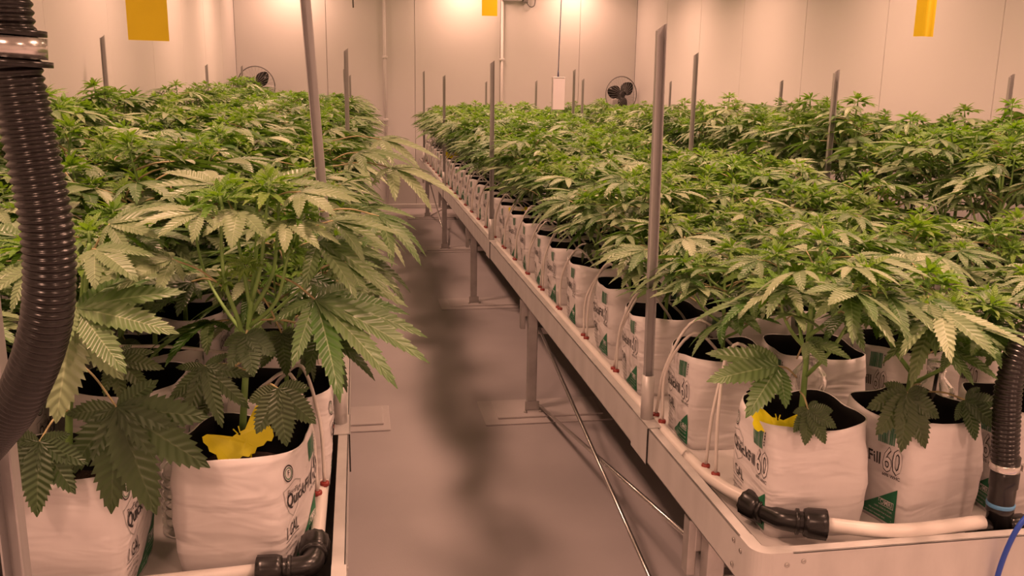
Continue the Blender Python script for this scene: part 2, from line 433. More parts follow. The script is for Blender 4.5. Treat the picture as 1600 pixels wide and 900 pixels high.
stand('steel bench stand with crossed brace rods under the bench right of the aisle', (0.655, 1.55), None, (0.455, 0.955), 1)
stand('steel bench stand under the bench along the right wall', (1.78, 2.72), None, (1.66, 2.08), 1)

# ------------------------------------------------------------------ support posts
def post(x, y, ztop, label, lean=(0, 0), side=-1, group='aluminium support posts'):
    t = thing('support_post', label, 'post', (x, y, ZT + 0.0026), 0, group)
    H = ztop - ZT; n = 10
    W, D, T = 0.0095, 0.0065, 0.0016
    sec = [(-W, -D), (W, -D), (W, D), (W - T, D), (W - T, -D + T), (-W + T, -D + T), (-W + T, D), (-W, D)]
    mb = MB(); vs = []
    for z, k in ((0.002, 0), (H, 1)):
        for u, v in sec:
            vs.append((u + lean[0] * k, -v + lean[1] * k, z + (k * 0.007 * (u / W) if k else 0)))
    fs = [(i, (i + 1) % 8, 8 + (i + 1) % 8, 8 + i) for i in range(8)]
    fs += [(8, 9, 12, 13), (9, 10, 11, 12), (13, 14, 15, 8)]
    mb.add(vs, fs); obj('channel', mb, M_ALUPOST, t)
    mb = MB(); mb.lathe((lean[0] * 0.05, lean[1] * 0.05, 0), (0, 0, 1), [(0, 0.0135), (0.098, 0.0135), (0.098, 0.0105), (0.004, 0.0105)], 14); obj('sleeve', mb, M_ALU, t, True)
    if H > 0.7:
        mb = MB(); mb.box(-W * 0.7 + lean[0] * 0.93, W * 0.7 + lean[0] * 0.93, -D - 0.0004, -D + 0.0002, H * 0.955, H * 0.958); 
    return t
for i, (y, z) in enumerate(((1.76, 1.376), (4.09, 1.364), (6.42, 1.325), (8.4, 1.382))):
    post(0.605, y, z, '%s aluminium post on the right bench edge along the aisle' % ('tall, nearest', 'second', 'third from the front', 'farthest')[i], lean=((-0.010, 0), (-0.003, 0), (0, 0), (0, 0))[i])
for i, (x, y, z) in enumerate(((1.58, 4.15, 1.42), (1.58, 6.6, 1.384), (1.58, 8.04, 1.31), (1.25, 8.9, 1.30))):
    post(x, y, z, ('nearest aluminium post along the gap between the right benches', 'middle aluminium post along the gap between the right benches', 'farthest aluminium post along the gap between the right benches', 'thin post at the far end of the middle bench')[i])
for i, (x, y, z) in enumerate(((1.735, 3.13, 1.33), (1.735, 6.95, 1.32), (2.76, 3.52, 1.335), (2.76, 5.67, 1.32), (2.76, 7.84, 1.322))):
    post(x, y, z, ('thick aluminium post at the gap edge of the right wall bench', 'thin far aluminium post at the gap edge of the right wall bench', 'nearest aluminium post beside the right wall', 'second aluminium post beside the right wall', 'farthest aluminium post beside the right wall')[i])
post(-0.046, 1.82, 1.452, 'tall leaning aluminium post on the left bench edge along the aisle, nearest', lean=(-0.048, 0))
post(-0.046, 4.10, 1.405, 'second aluminium post on the left bench edge along the aisle', lean=(0.004, 0))
post(-0.060, 6.40, 1.362, 'third aluminium post on the left bench edge along the aisle', lean=(-0.018, 0))
post(-0.056, 8.50, 1.338, 'farthest aluminium post on the left bench edge along the aisle')
for i, (x, y, z) in enumerate(((-1.09, 4.3, 1.446), (-1.09, 7.1, 1.382), (-1.05, 8.9, 1.41))):
    post(x, y, z, ('nearest', 'second', 'farthest')[i] + ' aluminium post against the left wall, rising above the plants')

# the channel that stands close in front of the left bench
t = thing('floor_post', 'aluminium channel standing on the floor close in front of the left bench', 'post', (-0.372, 0.95, 0.0))
mb = MB(); W, D, T = 0.0105, 0.010, 0.002
mb.box(-W, -W + T, -D, D, 0, 1.55); mb.box(W - T, W, -D, D, 0, 1.55); mb.box(-W + T, W - T, D - T, D, 0, 1.55)
obj('channel', mb, M_ALUPOST, t)
mb = MB(); mb.box(-0.03, 0.03, -0.03, 0.03, 0, 0.005); obj('foot_plate', mb, M_STEEL, t)

# ------------------------------------------------------------------ printed text
_tc = {}
def text_mesh(s, size=1.0, offset=0.0, bold=0.0, space=1.0):
    k = (s, offset, space)
    if k in _tc: return _tc[k]
    cu = bpy.data.curves.new('lettering', 'FONT'); cu.body = s; cu.size = 1.0; cu.offset = offset; cu.resolution_u = 2; cu.space_character = space
    o = bpy.data.objects.new('lettering', cu); COL.objects.link(o)
    dg = bpy.context.evaluated_depsgraph_get(); dg.update()
    me = o.evaluated_get(dg).to_mesh()
    v = [(p.co.x, p.co.y) for p in me.vertices]; f = [tuple(p.vertices) for p in me.polygons]
    o.evaluated_get(dg).to_mesh_clear(); bpy.data.objects.remove(o); bpy.data.curves.remove(cu)
    _tc[k] = (v, f); return v, f

# ------------------------------------------------------------------ grow bags
BH = 0.196
class Bag:
    def __init__(self, seed, a0=0.084, a1=0.094):
        self.s = seed; self.a0 = a0; self.a1 = a1
        r = random.Random(seed); self.r = r
        self.tilt = [r.uniform(-0.010, 0.010) for _ in range(4)]
        self.round = r.uniform(2.8, 4.2); self.bulge = r.uniform(0.0, 0.004)
        self.sq = r.uniform(0.95, 1.06)
    def rad(self, phi, t):
        n = 9.0 + (self.round - 9.0) * t ** 1.6
        a = self.a0 + (self.a1 - self.a0) * t + self.bulge * math.sin(PI * min(1, t * 1.1))
        c, s = abs(math.cos(phi)), abs(math.sin(phi))
        r = a / ((c ** n + s ** n) ** (1.0 / n))
        p = Vector((math.cos(phi) * 1.5 + self.s * 3.1, math.sin(phi) * 1.5, t * 1.6))
        r *= 1 + 0.055 * noise.noise(p) * (0.35 + t)
        q = Vector((math.cos(phi) * 2.2 + self.s, math.sin(phi) * 2.2 + t * 1.5, t * 6.5))
        r += 0.0030 * noise.noise(q) + 0.0012 * noise.noise(q * 2.3)
        return r
    def top(self, phi):
        return BH + 0.010 * noise.noise(Vector((math.cos(phi) * 1.3 + self.s, math.sin(phi) * 1.3, 5.0))) + 0.006 * (abs(math.sin(2 * phi)) ** 3 - 0.4) 
    def pt(self, phi, t, off=0.0):
        r = self.rad(phi, t) + off
        return (r * math.cos(phi), r * math.sin(phi), t * self.top(phi))
    def mesh(self):
        mb = MB(); n = 56; ts = [i / 15 for i in range(16)]
        vs = [self.pt(2 * PI * k / n, t) for t in ts for k in range(n)]
        inner = [0.995, 0.9, 0.75, 0.55]
        vs += [self.pt(2 * PI * k / n, t, -0.0022) for t in inner for k in range(n)]
        rows = len(ts) + len(inner); fs = []; ms = []
        for i in range(rows - 1):
            for k in range(n):
                a = i * n + k; b = i * n + (k + 1) % n
                fs.append((a, b, b + n, a + n)); ms.append(1 if i >= len(ts) else 0)
        fs.append(tuple(range(n - 1, -1, -1))); ms.append(0)
        b0 = len(mb.v); mb.add(vs, fs); mb.m = ms
        return mb.mesh('grow_bag', [M_BAG, M_BAGIN])
    def soil(self):
        mb = MB(); n = 28; vs = []
        for j, q in enumerate((1.0, 0.66, 0.33)):
            for k in range(n):
                p = self.pt(2 * PI * k / n, 0.66, -0.0035)
                h = 0.66 * BH + 0.006 * noise.noise(Vector((p[0] * 40 * q, p[1] * 40 * q, self.s)))
                vs.append((p[0] * q, p[1] * q, h))
        vs.append((0, 0, 0.66 * BH + 0.006)); fs = []
        for j in range(2):
            for k in range(n):
                a = j * n + k; b = j * n + (k + 1) % n
                fs.append((a, b, b + n, a + n))
        for k in range(n): fs.append((2 * n + k, 2 * n + (k + 1) % n, 3 * n))
        mb.add(vs, fs); return mb.mesh('soil', M_SOIL)
    def face(self, u, v, off):
        phi = math.atan(u)
        p = self.pt(phi, v, off); return p
    def prints(self):
        """everything printed on the +X face; u runs -1..1 to the right, v 0..1 up"""
        H = 2 * self.a0 / BH      # u unit / v unit (aspect)
        mb = MB()
        def poly(pts, m, off): mb.add([self.face(u, v, off) for u, v in pts], [tuple(range(len(pts)))], m)
        def rect(u0, u1, v0, v1, m, off=0.0011):
            k = max(1, int((u1 - u0) / 0.12)); j = max(1, int((v1 - v0) / 0.06)); vs = []; fs = []
            for b in range(j + 1):
                for a in range(k + 1): vs.append(self.face(u0 + (u1 - u0) * a / k, v0 + (v1 - v0) * b / j, off))
            for b in range(j):
                for a in range(k):
                    q = b * (k + 1) + a; fs.append((q, q + 1, q + k + 2, q + k + 1))
            mb.add(vs, fs, m)
        def text(s, u0, v0, w, m, off=0.0012, hscale=1.0, offset=0.0, space=1.0):
            V, F = text_mesh(s, offset=offset, space=space)
            if not V: return
            xs = [p[0] for p in V]; k = w / max(xs)
            mb.add([self.face(u0 + p[0] * k, v0 + p[1] * k * hscale * self.a0 / BH, off) for p in V], F, m)
        # emblem
        for (R0, R1, m) in ((0.15, 0.128, 0), (0.105, 0.09, 2)):
            n = 20; vs = []; fs = []
            for k in range(n):
                for R in (R0, R1): vs.append(self.face(-0.66 + R * math.cos(2 * PI * k / n), 0.83 + R * 1.05 * self.a0 / BH * math.sin(2 * PI * k / n), 0.0011))
            for k in range(n): a = 2 * k; b = 2 * ((k + 1) % n); fs.append((a, b, b + 1, a + 1))
            mb.add(vs, fs, m)
        text('F', -0.69, 0.815, 0.06, 0)
        # barcode
        r = random.Random(5); u = 0.20
        while u < 0.60:
            w = r.choice((0.012, 0.02, 0.03)); rect(u, u + w, 0.765, 0.93, 2, 0.0010); u += w + r.choice((0.010, 0.016))
        for k in range(5): rect(0.66, 0.69, 0.80 + k * 0.026, 0.818 + k * 0.026, 0)
        # shield outline with brand words across it
        sh = [(-0.84, 0.70), (-0.66, 0.72), (-0.44, 0.755), (-0.22, 0.72), (-0.24, 0.60), (-0.32, 0.51), (-0.50, 0.455), (-0.68, 0.51), (-0.80, 0.60)]
        for a, b in zip(sh, sh[1:] + sh[:1]):
            d = Vector((b[0] - a[0], b[1] - a[1], 0)); nn = Vector((-d.y, d.x, 0)).normalized() * 0.008
            poly([(a[0] + nn.x, a[1] + nn.y * .5), (a[0] - nn.x, a[1] - nn.y * .5), (b[0] - nn.x, b[1] - nn.y * .5), (b[0] + nn.x, b[1] + nn.y * .5)], 1, 0.0009)
        text('FloraFlex', -0.72, 0.655, 0.50, 0)
        text('QuickFill', -0.76, 0.555, 1.06, 0, offset=0.014, hscale=1.25)
        text('60', 0.35, 0.515, 0.46, 0, 0.0011, hscale=1.6, offset=0.035)
        text('60', 0.35, 0.515, 0.46, 3, 0.0015, hscale=1.6, offset=0.004)
        text('60% WHC', 0.36, 0.462, 0.44, 0, offset=0.008)
        text('1 GAL', -0.82, 0.30, 0.60, 0, hscale=1.55, offset=0.008)
        rect(-0.82, -0.22, 0.278, 0.284, 0)
        for k, s in enumerate(('EXPANDS TO 1 GAL', 'JUST ADD WATER', '60% COCO COIR', '40% COCO CHIPS')):
            text(s, -0.82, 0.232 - k * 0.05, 0.52, 0)
        # green corner with badge and white lines
        k = 8
        for i in range(k):
            ua = -0.30 + 1.08 * i / k; ub = -0.30 + 1.08 * (i + 1) / k
            va = 0.04 + 0.34 * i / k; vb = 0.04 + 0.34 * (i + 1) / k
            j = 5; vs = []; fs = []
            for q in range(j + 1):
                vs.append(self.face(ua, 0.03 + (va - 0.03) * q / j, 0.0009)); vs.append(self.face(ub, 0.03 + (vb - 0.03) * q / j, 0.0009))
            for q in range(j): fs.append((2 * q, 2 * q + 1, 2 * q + 3, 2 * q + 2))
            mb.add(vs, fs, 2)
        for (p, q, r_, s_) in ((0.34, 0.72, 0.235, 0.241), (0.34, 0.72, 0.175, 0.181), (0.34, 0.352, 0.175, 0.241), (0.708, 0.72, 0.175, 0.241)): rect(p, q, r_, s_, 3, 0.0013)
        text('OMRI', 0.38, 0.188, 0.30, 3, 0.0013, hscale=1.3, offset=0.01)
        for k, (s, u0, w) in enumerate((('100% COCO COIR', 0.22, 0.48), ('PRE BUFFERED FOR PLANTS', 0.08, 0.62), ('LOW SALT WASHED AND READY', -0.04, 0.74))):
            text(s, u0, 0.135 - k * 0.042, w, 3, 0.0013)
        return mb.mesh('printed_label', [M_INK, M_INKGREY, M_INKGREEN, M_INKWHITE], False)
BAGS = []
for sd in range(5):
    bg = Bag(sd + 1); BAGS.append((bg.mesh(), bg.soil(), bg.prints(), bg))

# ------------------------------------------------------------------ leaves
def leaflet(mb, origin, direction, normal, L, Wd, teeth, droop, fold, mat_=0, toothy=0.16, curl=0.0):
    """a serrated blade from origin along direction; droop bends it towards -normal"""
    d = direction.normalized(); nrm = (normal - d * normal.dot(d)).normalized(); s = nrm.cross(d)
    mids = []; valL = []; valR = []; tipL = []; tipR = []
    def width(t): return Wd * max(0.0, (math.sin(PI * min(1, t ** 0.80))) ** 0.85) + 0.0008
    def centre(t):
        return origin + d * (L * t * (1 - 0.10 * droop * t)) - nrm * (L * droop * t * t * 0.55)
    ts = [k / teeth for k in range(teeth + 1)]
    vs = []; fs = []; uv = []
    for t in ts:
        w = width(t) * (1 - toothy); c = centre(t)
        lift = nrm * (fold * w)
        base = len(vs)
        vs += [c, c + s * w + lift, c - s * w + lift]; uv += [(t, 0), (t, 1), (t, -1)]
    for k in range(teeth):
        a = 3 * k; b = 3 * (k + 1)
        fs += [(a, b, b + 1, a + 1), (a, a + 2, b + 2, b)]
        if k < teeth - 1:
            t = ts[k] + 1.12 / teeth; w = width(min(1, ts[k] + 0.8 / teeth)) * (1 + toothy * 0.6); c = centre(t)
            i = len(vs)
            vs += [c + s * w + nrm * fold * w, c - s * w + nrm * fold * w]; uv += [(t, 1.15), (t, -1.15)]
            fs += [(a + 1, b + 1, i), (a + 2, i + 1, b + 2)]
    mb.add(vs, fs, mat_, uv)
SPREAD = {7: ((0, 1.0), (30, .93), (-30, .93), (62, .74), (-62, .74), (104, .42), (-104, .42)),
          5: ((0, 1.0), (36, .86), (-36, .86), (76, .52), (-76, .52)),
          3: ((0, 1.0), (42, .72), (-42, .72)),
          9: ((0, 1.0), (24, .97), (-24, .97), (48, .86), (-48, .86), (76, .64), (-76, .64), (112, .36), (-112, .36))}
def palmate(mb, origin, fwd, up, size, nl, teeth, droop, rnd, wide=0.125, fold=0.25, jitter=6):
    f = fwd.normalized(); u = (up - f * up.dot(f)).normalized(); s = u.cross(f)
    for ang, ln in SPREAD[nl]:
        a = math.radians(ang + rnd.uniform(-jitter, jitter))
        d = f * math.cos(a) + s * math.sin(a)
        d = (d - u * rnd.uniform(0.0, 0.15) * abs(math.sin(a))).normalized()
        ll = ln * size * rnd.uniform(0.93, 1.05)
        leaflet(mb, origin + u * 0.0006 * rnd.random(), d, u, ll, ll * wide * (1.0 if ln > .6 else 1.15), max(5, int(teeth * (0.5 + 0.5 * ln))), droop * rnd.uniform(0.7, 1.3), fold)
def leaf_mesh(seed, nl, teeth, size, pet, droop, m=None, pitch=0.0, wide=0.108):
    """fan leaf with its stalk: stalk base at the origin, pointing along +X"""
    r = random.Random(seed); mb = MB()
    end = Vector((pet, 0, pet * 0.30))
    mb.tube(curve_pts([(0, 0, 0), (pet * 0.5, 0, pet * 0.22), end], 3), [0.0020, 0.0018, 0.0017, 0.0016, 0.0015, 0.0014, 0.0013][:7], 5, 1)
    f = Vector((math.cos(pitch), 0, -math.sin(pitch)))
    palmate(mb, end, f, Vector((math.sin(pitch), 0, math.cos(pitch))), size, nl, teeth, droop, r, wide)
    return mb.mesh('leaf', [m or M_LEAF, M_PETIOLE])
NEAR_TOP = [leaf_mesh(s, nl, 13, sz, pet, dr, None, pi_) for s, nl, sz, pet, dr, pi_ in
            ((1, 7, .112, .060, .34, -.05), (2, 7, .122, .070, .45, .05), (3, 5, .108, .055, .38, .0), (4, 7, .102, .050, .28, -.12), (5, 5, .118, .060, .55, .15), (6, 7, .120, .075, .40, .0), (7, 5, .095, .045, .40, .05))]
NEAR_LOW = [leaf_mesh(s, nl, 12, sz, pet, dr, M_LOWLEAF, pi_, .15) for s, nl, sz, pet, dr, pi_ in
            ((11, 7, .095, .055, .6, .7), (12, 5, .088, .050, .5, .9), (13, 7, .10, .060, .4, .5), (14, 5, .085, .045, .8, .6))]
def tip_mesh(seed, teeth=7, n=9, size=0.05, m=None):
    """crown of young leaves round a shoot top, growing along +Z"""
    r = random.Random(seed); mb = MB()
    for k in range(n):
        az = k * 2.4 + r.uniform(-.3, .3); q = k / (n - 1)
        el = math.radians(12 + 62 * q + r.uniform(-8, 8)); ln = size * (1.0 - 0.55 * q) * r.uniform(.85, 1.15)
        d = Vector((math.cos(az) * math.cos(el), math.sin(az) * math.cos(el), math.sin(el)))
        up = Vector((-math.cos(az) * math.sin(el), -math.sin(az) * math.sin(el), math.cos(el)))
        o = Vector((0, 0, 0.016 * q)) + d * 0.004
        if q < 0.72: palmate(mb, o + d * ln * 0.18, d, up, ln, 5 if q < .5 else 3, teeth, 0.55, r, 0.13, 0.35, 8)
        else: leaflet(mb, o, d, up, ln * 0.8, ln * 0.13, 5, 0.3, 0.5)
    mb.tube([(0, 0, -0.012), (0, 0, 0.02)], [0.0028, 0.0014], 5, 1)
    return mb.mesh('shoot_tip', [m or M_TIP, M_STEM])
TIPS = [tip_mesh(s, 7, n, sz) for s, n, sz in ((1, 10, .052), (2, 9, .046), (3, 11, .058), (4, 9, .050))]

def plant_plan(seed, H, spread, shoots, leaf_scale=1.0, stem_h=0.30):
    """stems as tubes; returns (stem tubes, leaf sites, tip sites); z = 0 is the soil"""
    r = random.Random(seed); tubes = []; leaves = []; tips = []
    top = Vector((r.uniform(-.01, .01), r.uniform(-.01, .01), H * 0.80))
    main = curve_pts([(0, 0, -0.01), (r.uniform(-.006, .006), r.uniform(-.006, .006), H * .4), top, top + Vector((r.uniform(-.012, .012), r.uniform(-.012, .012), H * .17))], 4)
    tubes.append((main, [0.0062 - 0.0042 * i / (len(main) - 1) for i in range(len(main))]))
    tips.append((main[-1], Vector((r.uniform(-.2, .2), r.uniform(-.2, .2), 1)), 1.1))
    az0 = r.uniform(0, 6.28)
    paths = [(main, None)]
    for k in range(shoots):
        q = (k + .5) / shoots; h0 = H * (stem_h + 0.42 * q); az = az0 + k * 2.4 + r.uniform(-.25, .25)
        rad = spread * (1.08 - 0.55 * q) * r.uniform(.85, 1.1); zt = H * r.uniform(0.80, 0.97) * (0.90 + 0.10 * q)
        c, s = math.cos(az), math.sin(az); i0 = main[min(len(main) - 1, max(0, int(h0 / H * len(main))))]
        b = Vector((i0.x, i0.y, h0))
        p = curve_pts([b, b + Vector((c * rad * .5, s * rad * .5, (zt - h0) * .30)), Vector((c * rad * .88, s * rad * .88, h0 + (zt - h0) * .68)), Vector((c * rad, s * rad, zt))], 3)
        tubes.append((p, [0.0040 - 0.0022 * i / (len(p) - 1) for i in range(len(p))]))
        tips.append((p[-1], Vector((c * .3 + r.uniform(-.15, .15), s * .3 + r.uniform(-.15, .15), 1)), r.uniform(.8, 1.05)))
        paths.append((p, az))
    for p, az in paths:
        n = 7 if az is None else 4
        for k in range(n):
            f = (0.34 + 0.62 * k / (n - 1)) if az is None else (0.45 + 0.52 * k / (n - 1))
            b = p[min(len(p) - 1, int(f * (len(p) - 1)))]
            a = r.uniform(0, 6.28) if az is None else az + (k % 2 * 2 - 1) * r.uniform(.5, 1.3) + r.uniform(-.3, .3)
            high = b.z / H
            leaves.append((b, a, high, leaf_scale * r.uniform(.80, 1.12) * (0.78 + .30 * (high > .45)) * (0.72 if f > .93 else 1), r.uniform(-.22, .18) + (0.25 if high < .5 else -0.10 if f > .9 else 0), r.uniform(-.30, .30), r.random()))
    return tubes, leaves, tips
def leaf_matrix(b, a, pitch, roll, sc):
    return Matrix.Translation(b) @ Matrix.Rotation(a, 4, 'Z') @ Matrix.Rotation(pitch, 4, 'Y') @ Matrix.Rotation(roll, 4, 'X') @ Matrix.Scale(sc, 4)
def tip_matrix(b, d, sc, az):
    q = Vector((0, 0, 1)).rotation_difference(d.normalized()).to_matrix().to_4x4()
    return Matrix.Translation(b) @ q @ Matrix.Rotation(az, 4, 'Z') @ Matrix.Scale(sc, 4)
SOILZ = 0.66 * BH
class Kind:
    def __init__(self, seed, H, spread, shoots, ls=1.0):
        self.plan = plant_plan(seed, H, spread, shoots, ls); self.H = H; self.far = None; self.seed = seed
        mb = MB()
        for p, rr in self.plan[0]: mb.tube(p, rr, 6)
        self.stem = mb.mesh('stem', M_STEM)
    def far_mesh(self):
        if self.far: return self.far
        r = random.Random(self.seed); mb = MB()
        bm = bmesh.new()
        src = {}
        def put(me, Mx):
            key = me.name
            vs = [Mx @ v.co for v in me.vertices]; b = len(mb.v)
            uvd = src.get(key)
            if uvd is None:
                uvd = [(0, 0)] * len(me.vertices); L = me.uv_layers[0].data
                for l in me.loops: uvd[l.vertex_index] = tuple(L[l.index].uv)
                src[key] = uvd
            names_ = {m.name: i for i, m in enumerate(FARM)}
            idx = [names_[m.name] for m in me.materials]
            mb.v += [tuple(v) for v in vs]; mb.uv += uvd
            for p in me.polygons: mb.f.append([b + i for i in p.vertices]); mb.m.append(idx[p.material_index])
        for (b, a, high, sc, pi_, ro, z) in self.plan[1]:
            put(FAR_TOP[int(z * len(FAR_TOP))] if high > .5 else FAR_LOW[int(z * len(FAR_LOW))], leaf_matrix(b, a, pi_, ro, sc))
        for (b, d, sc) in self.plan[2]:
            put(FAR_TIP[r.randrange(len(FAR_TIP))], tip_matrix(b, d, sc, r.uniform(0, 6)))
        bm.free()
        self.far = mb.mesh('foliage', FARM); return self.far
FARM = [M_LEAF, M_PETIOLE, M_LOWLEAF, M_TIP, M_STEM]
FAR_TOP = [leaf_mesh(s, nl, 6, sz, pet, dr, None, pi_) for s, nl, sz, pet, dr, pi_ in
           ((21, 7, .112, .060, .34, -.05), (22, 7, .122, .070, .45, .05), (23, 5, .108, .055, .38, .0), (24, 7, .102, .050, .28, -.12), (25, 5, .118, .06, .55, .15))]
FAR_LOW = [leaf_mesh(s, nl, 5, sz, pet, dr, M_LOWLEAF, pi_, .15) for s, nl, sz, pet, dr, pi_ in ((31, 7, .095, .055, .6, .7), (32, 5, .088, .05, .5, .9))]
FAR_TIP = [tip_mesh(s, 5, n, sz) for s, n, sz in ((41, 9, .052), (42, 8, .046))]
R_KINDS = [Kind(100 + i, 0.335 + 0.018 * (i % 3), 0.105 + 0.006 * (i % 4), 7 + i % 2, 1.0) for i in range(6)]
L_KINDS = [Kind(200 + i, 0.43 + 0.02 * (i % 3), 0.125 + 0.006 * (i % 3), 8, 1.22) for i in range(5)]
Q_KINDS = [Kind(300 + i, 0.47 + 0.03 * (i % 3), 0.115, 7 + i % 2, 1.0) for i in range(4)]

F_KINDS = [Kind(401, 0.36, 0.095, 6, 0.95), Kind(402, 0.30, 0.10, 6, 1.0)]
W_KINDS = [Kind(500 + i, 0.50 + 0.02 * i, 0.085, 7, 0.95) for i in range(3)]
NEAR_Y = 4.3
ORD = ['first', 'second', 'third', 'fourth', 'fifth', 'sixth', 'seventh', 'eighth', 'ninth', 'tenth', 'eleventh', 'twelfth', 'thirteenth', 'fourteenth', 'fifteenth', 'sixteenth',
       'seventeenth', 'eighteenth', 'nineteenth', 'twentieth', 'twenty-first', 'twenty-second', 'twenty-third', 'twenty-fourth', 'twenty-fifth', 'twenty-sixth', 'twenty-seventh', 'twenty-eighth']
BAGZ = ZTRAY + 0.0002
def potted(x, y, rz, label, group, bag):
    t = thing('potted_plant', label, 'plant', (x, y, BAGZ), rz, group)
    me, so, pr, _ = BAGS[bag]
    g = link('grow_bag', me, t); link('printed_label', pr, g); link('soil', so, t)
    return t
def dress(t, kind, r, turn, hs, near, low=0.0):
    """stem and leaves of a plan in a bag, turned and scaled"""
    base = Matrix.Translation((r.uniform(-.012, .012), r.uniform(-.012, .012), SOILZ)) @ Matrix.Rotation(turn, 4, 'Z') @ Matrix.Scale(hs, 4)
    s = link('stem', kind.stem, t); s.matrix_local = base
    if near:
        for (b, a, high, sc, pi_, ro, z) in kind.plan[1]:
            if high < low: continue
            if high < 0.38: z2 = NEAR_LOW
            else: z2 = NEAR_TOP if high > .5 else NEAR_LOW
            o = link('leaf', z2[int(z * len(z2))], t); o.matrix_local = base @ leaf_matrix(b, a + r.uniform(-.2, .2), pi_ + r.uniform(-.1, .1), ro, sc)
        for (b, d, sc) in kind.plan[2]:
            o = link('shoot_tip', TIPS[r.randrange(4)], t); o.matrix_local = base @ tip_matrix(b, d, sc, r.uniform(0, 6))
    else:
        o = link('foliage', kind.far_mesh(), t); o.matrix_local = base; o['kind'] = 'stuff'

# rows: distances of the bags along the aisle
R_YS = [1.362, 1.735, 2.075, 2.375, 2.72, 3.01, 3.275, 3.565, 3.84]
while len(R_YS) < 26: R_YS.append(R_YS[-1] + 0.293)
R_YS = [y for y in R_YS if y < 8.85]
L_YS = [1.365, 1.625] + [1.625 + 0.295 * k for k in range(1, 25)]
L_YS = [y for y in L_YS if y < 8.85]
rng = random.Random(7)
HERO = {}
R_COLS = (0.752, 0.962, 1.19, 1.425)
R_NAMES = ('aisle row', 'second row from the aisle', 'third row from the aisle', 'row beside the gap')
for ci, x in enumerate(R_COLS):
    for ri, y in enumerate(R_YS):
        far = 'from the front'
        jx, jy = (rng.uniform(-.006, .006), rng.uniform(-.012, .012)) if (ri or ci > 1) else (0, 0)
        rz = PI + rng.uniform(-.10, .10)
        if ci == 1 and ri == 0: rz = PI + 0.20
        if ci == 0: jx = rng.uniform(-.004, .004); jy *= .3
        hero = (ri == 0 and ci < 2)
        lab = 'plant in white bag, %s from the front, %s, right bench' % (ORD[ri], R_NAMES[ci])
        if hero: lab = ('leafy plant in the front left corner bag of the right bench, yellow card in it', 'front plant in the second bag of the right bench, leaves hanging over its rim')[ci]
        t = potted(x + jx, y + jy, rz, 'green ' + lab if not hero else lab, 'potted plants on the bench right of the aisle', rng.randrange(5))
        hs = (0.90 + 0.28 * min(1, ri / 20)) * rng.uniform(.94, 1.06)
        if ri < 3: hs *= 0.94
        dress(t, F_KINDS[ci] if hero else R_KINDS[rng.randrange(6)], rng, rng.uniform(0, 6.28), 1.0 if hero else hs, y < NEAR_Y, 0.62 if hero else 0.50 if ri < 4 else 0.0)
        HERO['R', ci, ri] = t
L_COLS = (-0.185, -0.425, -0.66, -0.89)
L_NAMES = ('aisle row', 'second row from the aisle', 'third row from the aisle', 'row along the left wall')
for ci, x in enumerate(L_COLS):
    for ri, y in enumerate(L_YS):
        hero = ri == 0 and ci < 2
        if ci == 0: x_ = x + (0.035 if ri else 0.0)
        else: x_ = x
        jy = 0 if hero else rng.uniform(-.012, .012)
        if ci == 1 and ri == 0: jy = -0.045
        if ci > 0 and ri == 1: jy += 0.05
        lab = 'plant in white bag, %s from the front, %s, left bench' % (ORD[ri], L_NAMES[ci])
        if hero: lab = ('tall many-stemmed plant at the aisle corner of the left bench, butterfly card in bag', 'plant with big drooping leaves behind the black hose, front of the left bench')[ci]
        rz = rng.uniform(-.08, .08)
        if hero: rz = (-0.27, -0.05)[ci]
        t = potted(x_ + (0 if hero or ci == 0 else rng.uniform(-.012, .012)), y + jy, rz, lab if hero else 'bushy ' + lab, 'potted plants on the left bench', rng.randrange(5))
        HERO['L', ci, ri] = t
        if hero: continue
        hs = (0.84 + 0.24 * min(1, ri / 16)) * rng.uniform(.95, 1.05)
        if ri < 4 and ci == 0: hs *= 0.95
        if ci: hs *= 1.14 if ri < 10 else 1.04
        if ci and ri == 0: hs *= 0.85
        if ci == 1 and ri == 1: hs *= 0.92
        dress(t, W_KINDS[rng.randrange(3)] if ci == 3 else L_KINDS[rng.randrange(5)], rng, rng.uniform(0, 6.28), hs, y < NEAR_Y)
Q_COLS = (1.845, 2.075, 2.31, 2.55)
Q_NAMES = ('row along the gap', 'second row from the gap', 'third row from the gap', 'row along the wall')
q_ys = [2.30 + 0.298 * k for k in range(22)]
for ci, x in enumerate(Q_COLS):
    for ri, y in enumerate(q_ys):
        t = potted(x + rng.uniform(-.01, .01), y + rng.uniform(-.012, .012), PI + rng.uniform(-.1, .1), 'taller plant, %s in view, %s, bench at the right wall' % (ORD[ri], Q_NAMES[ci]), 'potted plants on the bench along the right wall', rng.randrange(5))
        dress(t, Q_KINDS[rng.randrange(4)], rng, rng.uniform(0, 6.28), 1.04 * rng.uniform(.92, 1.10) * (1.0 - 0.008 * ri), y < NEAR_Y)

# ------------------------------------------------------------------ the four front plants, leaf by leaf
def hero_leaf(t, stalk, origin, tip, up, nl=7, low=False, wide=0.135, droop=0.30, teeth=14, seed=0, young=False):
    """stalk base, where the leaflets meet, tip of the longest leaflet: points of the room"""
    inv = HERO_INV[t.name]
    a, o, e = (inv @ at(*p) for p in (stalk, origin, tip)); u = inv.to_3x3() @ Vector(up)
    r = random.Random(seed); mb = MB(); d = e - o
    q = o - a
    mb.tube([p - a for p in curve_pts([a, a + q * 0.5 + Vector((0, 0, q.length * .08)), o], 5)], 0.0016, 6, 1)
    n = (u - d.normalized() * u.dot(d.normalized())).normalized()
    palmate(mb, o - a, (d + n * d.length * droop * 0.45).normalized(), u, d.length, nl, teeth, droop, r, wide, 0.18, 4)
    return obj('leaf', mb, [M_LOWLEAF if low else M_TIP if young else M_LEAF, M_PETIOLE], t, True, loc=a)
